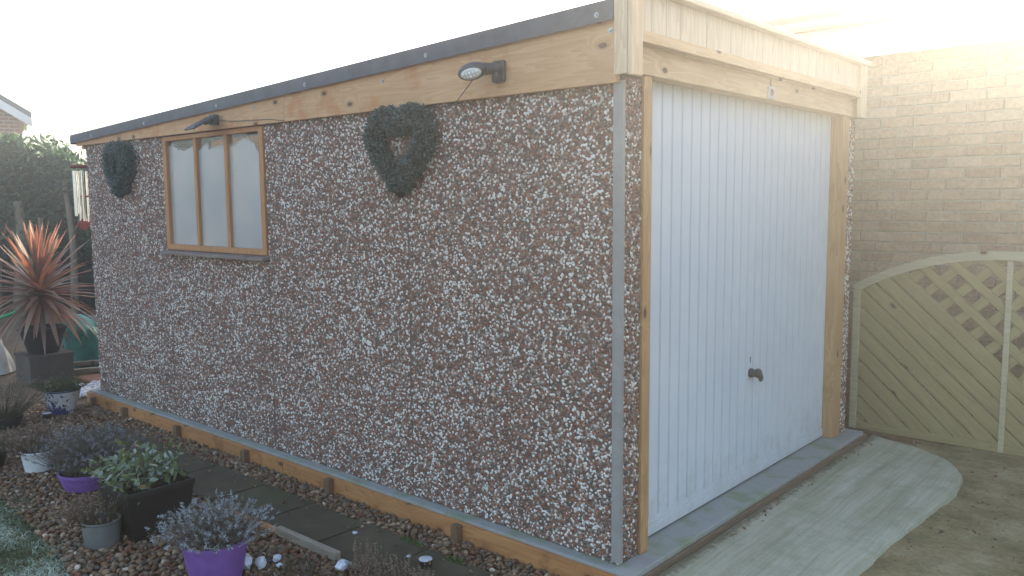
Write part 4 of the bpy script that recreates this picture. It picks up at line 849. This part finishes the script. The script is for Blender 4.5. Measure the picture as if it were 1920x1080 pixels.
mb.hexa([(q0[0] - toc[0] * .3, q0[1] - toc[1] * .3, -0.13), (q1[0] - toc[0] * .3, q1[1] - toc[1] * .3, -0.13), (q1[0] + toc[0] * dk, q1[1] + toc[1] * dk, -0.13), (q0[0] + toc[0] * dk, q0[1] + toc[1] * dk, -0.13)][::-1],
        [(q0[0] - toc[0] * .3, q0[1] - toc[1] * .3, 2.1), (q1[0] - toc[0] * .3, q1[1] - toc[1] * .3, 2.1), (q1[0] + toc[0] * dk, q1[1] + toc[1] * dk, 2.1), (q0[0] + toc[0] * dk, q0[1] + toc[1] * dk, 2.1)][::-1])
mb.build('hedge_shade_core', stone_mat('hedge_inner_shade', [(0.3, (0.010, 0.014, 0.008)), (0.7, (0.03, 0.035, 0.018))], 5, 40, 1.0, 1.0, 0.1), hg)  # solid dark block: the shade inside the hedge is put into its colour
m_trk = wood('conifer_bark', 2, 0, (0.26, 0.20, 0.14), (0.12, 0.085, 0.055), knots=0.8)
for (uu, hgt, lean, r_) in ((2.2, 1.9, 0.1, 0.06), (3.45, 1.62, -0.06, 0.075), (3.95, 1.66, 0.05, 0.06), (4.3, 1.6, 0.03, 0.085), (4.55, 1.35, 0.10, 0.05), (5.1, 1.9, -0.05, 0.05), (5.5, 1.5, 0.06, 0.04), (1.2, 1.5, -0.06, 0.06)):
    b_ = np.array([A0[0] + axis[0] * uu + toc[0] * 0.66, A0[1] + axis[1] * uu + toc[1] * 0.66]); pts = []
    for j in range(6):
        t = j / 5; pts.append((b_[0] + axis[0] * (lean * t + 0.03 * math.sin(5 * t + uu)), b_[1] + axis[1] * (lean * t + 0.03 * math.sin(5 * t + uu)), -0.13 + (hgt + 0.13) * t))
    mb = MB().tube(pts, [r_ * (1.25 - 0.55 * j / 5) for j in range(6)], 9)
    mb.tube([pts[3], (pts[3][0] + axis[0] * 0.12, pts[3][1] + axis[1] * 0.12, pts[3][2] + 0.2), (pts[3][0] + axis[0] * 0.16, pts[3][1] + axis[1] * 0.16, pts[3][2] + 0.36)], [r_ * 0.5, r_ * 0.4, r_ * 0.3], 7)
    mb.build('trunk', m_trk, hg, smooth=True)

mbk = Mat('far_brick'); v = mbk.coord((1, 1, 1)); bt = mbk.n('ShaderNodeTexBrick', {'Vector': mbk.n('ShaderNodeCombineXYZ', {0: mbk.math('ADD', mbk.n('ShaderNodeSeparateXYZ', {0: v}).outputs['X'], mbk.n('ShaderNodeSeparateXYZ', {0: v}).outputs['Y']), 1: mbk.n('ShaderNodeSeparateXYZ', {0: v}).outputs['Z']}).outputs[0],
    'Color1': rgb((0.22, 0.10, 0.06)), 'Color2': rgb((0.17, 0.08, 0.05)), 'Mortar': rgb((0.34, 0.30, 0.26)), 'Scale': 1.0, 'Mortar Size': 0.01, 'Brick Width': 0.225, 'Row Height': 0.075})
mbk.base(bt.outputs['Color']); mbk.rough(0.9)
hs = thing('far_house', 'brick house gable with grey roof above the hedge at the left edge', 'house', (-19.2, 5.2, -0.13))
rv = np.array([0.27, 0.963]); fv = np.array([-0.963, 0.27]); cr0 = np.array([-16.97, 3.38])
def hp(a, b, z): q = cr0 - rv * a + fv * b; return (float(q[0]), float(q[1]), z)   # a = metres left of the corner, b = metres back
W_, Dp = 5.5, 5.0; slope = math.tan(math.radians(33)); eave = 3.37
mb = MB(); mb.v = [hp(0, 0, -0.13), hp(W_, 0, -0.13), hp(W_, Dp, -0.13), hp(0, Dp, -0.13), hp(0, 0, eave), hp(W_, 0, eave), hp(W_, Dp, eave), hp(0, Dp, eave), hp(W_ / 2, 0, eave + W_ / 2 * slope), hp(W_ / 2, Dp, eave + W_ / 2 * slope)]
mb.f = [(0, 1, 5, 8, 4), (1, 2, 6, 5), (2, 3, 7, 9, 6), (3, 0, 4, 7), (4, 8, 9, 7), (5, 6, 9, 8)]; mb.build('wall', mbk.m, hs)
m_tile = stone_mat('far_roof_tile', [(0.3, (0.09, 0.09, 0.10)), (0.7, (0.15, 0.15, 0.165))], 3, 20, 0.9)
ov = 0.26
for s_ in (0, 1):
    def q_(a, b, z): return hp(a if s_ == 0 else W_ - a, b, z)
    z_e = eave - ov * slope + 0.08; z_r = eave + W_ / 2 * slope + 0.08
    MB().hexa([q_(-ov, -0.15, z_e), q_(W_ / 2, -0.15, z_r), q_(W_ / 2, Dp + 0.15, z_r), q_(-ov, Dp + 0.15, z_e)], [q_(-ov, -0.15, z_e + 0.14), q_(W_ / 2, -0.15, z_r + 0.14), q_(W_ / 2, Dp + 0.15, z_r + 0.14), q_(-ov, Dp + 0.15, z_e + 0.14)]).build('roof', m_tile, hs)
    MB().hexa([q_(-ov, -0.19, z_e - 0.16), q_(W_ / 2, -0.19, z_r - 0.16), q_(W_ / 2, -0.152, z_r - 0.16), q_(-ov, -0.152, z_e - 0.16)], [q_(-ov, -0.19, z_e + 0.02), q_(W_ / 2, -0.19, z_r + 0.02), q_(W_ / 2, -0.152, z_r + 0.02), q_(-ov, -0.152, z_e + 0.02)]).build('bargeboard', m_white, hs)

# ------------------------------------------------------------------ neighbouring building on the right
nb = thing('neighbouring_building', 'buff brick neighbouring building with white fascia and gutter behind the arched gate', 'building', (1.0, 3.56, -0.12))
m_mort = stone_mat('mortar', [(0.3, (0.30, 0.27, 0.22)), (0.7, (0.42, 0.39, 0.33))], 12, 160, 0.95)
mbr = Mat('buff_brick'); oi = mbr.n('ShaderNodeObjectInfo'); v = mbr.coord((1, 1, 1), rnd=True)
cb = mbr.ramp(oi.outputs['Random'], [(0, (0.22, 0.125, 0.07)), (0.3, (0.31, 0.195, 0.11)), (0.6, (0.37, 0.25, 0.15)), (0.85, (0.25, 0.17, 0.11)), (1, (0.42, 0.31, 0.20))])
nz = mbr.noise(v, 45, 4, 0.7); cb = mbr.mix(0.35, cb, mbr.ramp(nz, [(0.3, (0.12, 0.08, 0.05)), (0.7, (0.6, 0.46, 0.32))])); mbr.base(cb); mbr.rough(0.92); mbr.bump(nz, 0.6, 0.003)
wall = MB().box(-2.6, 5.0, 3.562, 3.80, -0.13, 2.56).build('wall', m_mort, nb)
br = MB().box(0, 0.215, 0, 0.012, 0, 0.065).build('brick', mbr.m, wall, bevel=0.003, origin=(0, 0, 0), segs=1); firstb = True; extra = MB()
for row in range(36):
    z = -0.125 + row * 0.0748; offx = (row % 2) * 0.1125
    for c_ in range(-12, 23):
        x = c_ * 0.225 + offx
        if x < -2.6 or x > 4.75: continue
        if -0.62 < x < 1.1 and z > 0.0:
            if firstb: place(br, (x, 3.552, z), wall); firstb = False
            else: copy_at(br, (x, 3.552 + random.uniform(-0.0015, 0.0015), z), wall)
        else: extra.box(x, x + 0.215, 3.552, 3.5635, z, z + 0.065)
extra.build('brick', mbr.m, wall, kind='stuff')
m_upvc = plastic('white_upvc', (0.42, 0.43, 0.45), 0.35, 0.03)
MB().box(-2.8, 5.2, 3.368, 3.385, 2.535, 2.765).build('fascia', m_upvc, nb, bevel=0.004)
MB().box(-2.8, 5.2, 3.386, 3.575, 2.561, 2.575).build('soffit', m_upvc, nb)
gpr = []; mb = MB()
for x in (-2.85, 5.25):
    for a in range(9):
        t = math.pi + math.pi * a / 8; mb.v.append((x, 3.315 + 0.052 * math.cos(t), 2.825 + 0.06 * math.sin(t)))
for a in range(8): mb.f.append((a, a + 1, 10 + a, 9 + a))
mb.f.append(tuple(range(9))); mb.f.append(tuple(range(9, 18))[::-1])
gut = mb.build('gutter', m_upvc, nb, smooth=True)
for x in (-1.5, 0.02, 1.6, 3.2): MB().box(x - 0.03, x + 0.03, 3.258, 3.367, 2.758, 2.832).build('gutter_bracket', m_upvc, gut, bevel=0.012)
m_ntile = stone_mat('neighbour_roof', [(0.3, (0.04, 0.025, 0.018)), (0.7, (0.07, 0.045, 0.03))], 5, 60, 0.9)
MB().hexa([(-2.85, 3.31, 2.835), (5.25, 3.31, 2.835), (5.25, 7.6, 3.10), (-2.85, 7.6, 3.10)], [(-2.85, 3.31, 2.885), (5.25, 3.31, 2.885), (5.25, 7.6, 3.16), (-2.85, 7.6, 3.16)]).build('roof', m_ntile, nb)
MB().box(-2.6, 5.0, 3.81, 7.5, -0.13, 2.8).build('rear_walls', m_mort, nb)
# unseen fence added behind the garage to keep the lower cordyline in shade
fn = thing('shade_fence', 'unseen close boarded fence added behind the garage to shade the cordyline', 'fence', (-7.3, 3.7, -0.13))
for i in range(64):
    x = -2.75 - i * 0.145
    (MB().box(x - 0.14, x, 3.69, 3.705, -0.12, 2.32)).build('fence_board', w_gate, fn) if i == 0 else None
fb = [o for o in C.objects if o.name.startswith('fence_board')][0]
for i in range(1, 64): copy_at(fb, (WO[fb].x - i * 0.145, WO[fb].y, WO[fb].z), fn)
MB().box(-12.1, -2.75, 3.706, 3.75, 1.4, 1.46).box(-12.1, -2.75, 3.706, 3.75, 0.3, 0.36).build('rail', w_gate, fn)

# arched trellis gate leaning at the neighbour's wall
gt = thing('arched_gate', 'arched timber gate of diagonal slats in front of the buff brick wall', 'gate', (0.8, 3.11, -0.1))
gx0, gx1, gy = -0.115, 1.72, 3.10; gc = (gx0 + gx1) / 2; Rg = 1.72
zarc = lambda x: 1.20 - (Rg - math.sqrt(max(Rg * Rg - (x - gc) ** 2, 0)))
N_ = 36; mb = MB()
xs_ = np.linspace(gx0, gx1, N_ + 1)
for x in xs_:
    zt_ = zarc(x); nx = (x - gc) / Rg; nz_ = math.sqrt(1 - nx * nx)
    mb.v += [(x, gy - 0.025, zt_), (x, gy + 0.03, zt_), (x - nx * 0.055, gy + 0.03, zt_ - 0.055 * nz_), (x - nx * 0.055, gy - 0.025, zt_ - 0.055 * nz_)]
for i in range(N_):
    for k in range(4): mb.f.append((4 * i + k, 4 * i + (k + 1) % 4, 4 * i + 4 + (k + 1) % 4, 4 * i + 4 + k))
mb.f.append((0, 1, 2, 3)); mb.f.append((4 * N_ + 3, 4 * N_ + 2, 4 * N_ + 1, 4 * N_))
mb.build('arched_rail', w_gatef, gt)
for x0, x1, zt_ in ((gx0 + 0.003, gx0 + 0.05, 0.90), (gx1 - 0.05, gx1 - 0.003, 0.90), (0.818, 0.852, 1.142)):
    MB().box(x0, x1, gy - 0.022, gy + 0.026, -0.085, zt_).build('stile', w_gatef, gt, bevel=0.003)
MB().box(gx0 + 0.052, gx1 - 0.052, gy - 0.018, gy + 0.022, -0.085, -0.03).build('bottom_rail', w_gate, gt, bevel=0.003)
def clipline(px, pz, dx, dz):
    ts = np.linspace(-3, 3, 1201); X = px + dx * ts; Z = pz + dz * ts
    ok = (X > gx0 + 0.03) & (X < gx1 - 0.03) & (Z > -0.06) & (Z < np.array([zarc(x) for x in np.clip(X, gx0, gx1)]) - 0.035)
    if ok.sum() < 20: return None
    i = np.where(ok)[0]; return (X[i[0]], Z[i[0]]), (X[i[-1]], Z[i[-1]])
def slat(seg, y, w, t, mat):
    (x0, z0), (x1, z1) = seg; L = math.hypot(x1 - x0, z1 - z0); ang = math.atan2(z1 - z0, x1 - x0)
    o = MB().box(-L / 2, L / 2, -t / 2, t / 2, -w / 2, w / 2).build('slat', mat, gt, bevel=0.002, segs=1, origin=(0, 0, 0)); place(o, ((x0 + x1) / 2, y, (z0 + z1) / 2), gt); o.rotation_euler = (0, -ang, 0)
off = -1.3
while off < 3.2:                      # slats falling to the right (front layer)
    seg = clipline(gc + (off - 1.0) * 0.7, 0.5 + (off - 1.0) * 0.7, 0.735, -0.68)
    wide = 0.085 if off < 1.02 else 0.055
    if seg: slat(seg, gy - 0.004 + random.uniform(-0.001, 0.001), wide, 0.010, w_gate)
    off += 0.094 if off < 0.95 else 0.15
off = -1.3
while off < 3.2:                      # slats rising to the right (back layer)
    seg = clipline(gc + (off - 1.0) * 0.7, 0.5 - (off - 1.0) * 0.7, 0.72, 0.69)
    if seg: slat(seg, gy + 0.010 + random.uniform(-0.001, 0.001), 0.075 if seg[1][0] < 0.6 else 0.06, 0.010, w_gate)
    off += 0.13
MB().bar((0.02, 3.02, -0.09), (0.35, 2.99, -0.085), 0.05, 0.03).build('wood_offcut', w_peg, bevel=0.003)
tag(scene.objects['wood_offcut'], 'dark timber offcut on the dirt under the arched gate', 'offcut')

# ------------------------------------------------------------------ added scattering volume standing in for lens glare (even, round everything)
mh_ = bpy.data.materials.new('glare_scatter'); mh_.use_nodes = True; nt = mh_.node_tree; nt.nodes.clear(); vo_ = nt.nodes.new('ShaderNodeVolumePrincipled'); oo = nt.nodes.new('ShaderNodeOutputMaterial')
vo_.inputs['Color'].default_value = (1.0, 0.99, 0.97, 1); vo_.inputs['Density'].default_value = 0.0145; vo_.inputs['Anisotropy'].default_value = 0.78
nt.links.new(vo_.outputs[0], oo.inputs['Volume'])
hz_ = MB().box(-80, 80, -75, 85, -1.2, 8.9).build('glare_volume', mh_); hz_['kind'] = 'stuff'
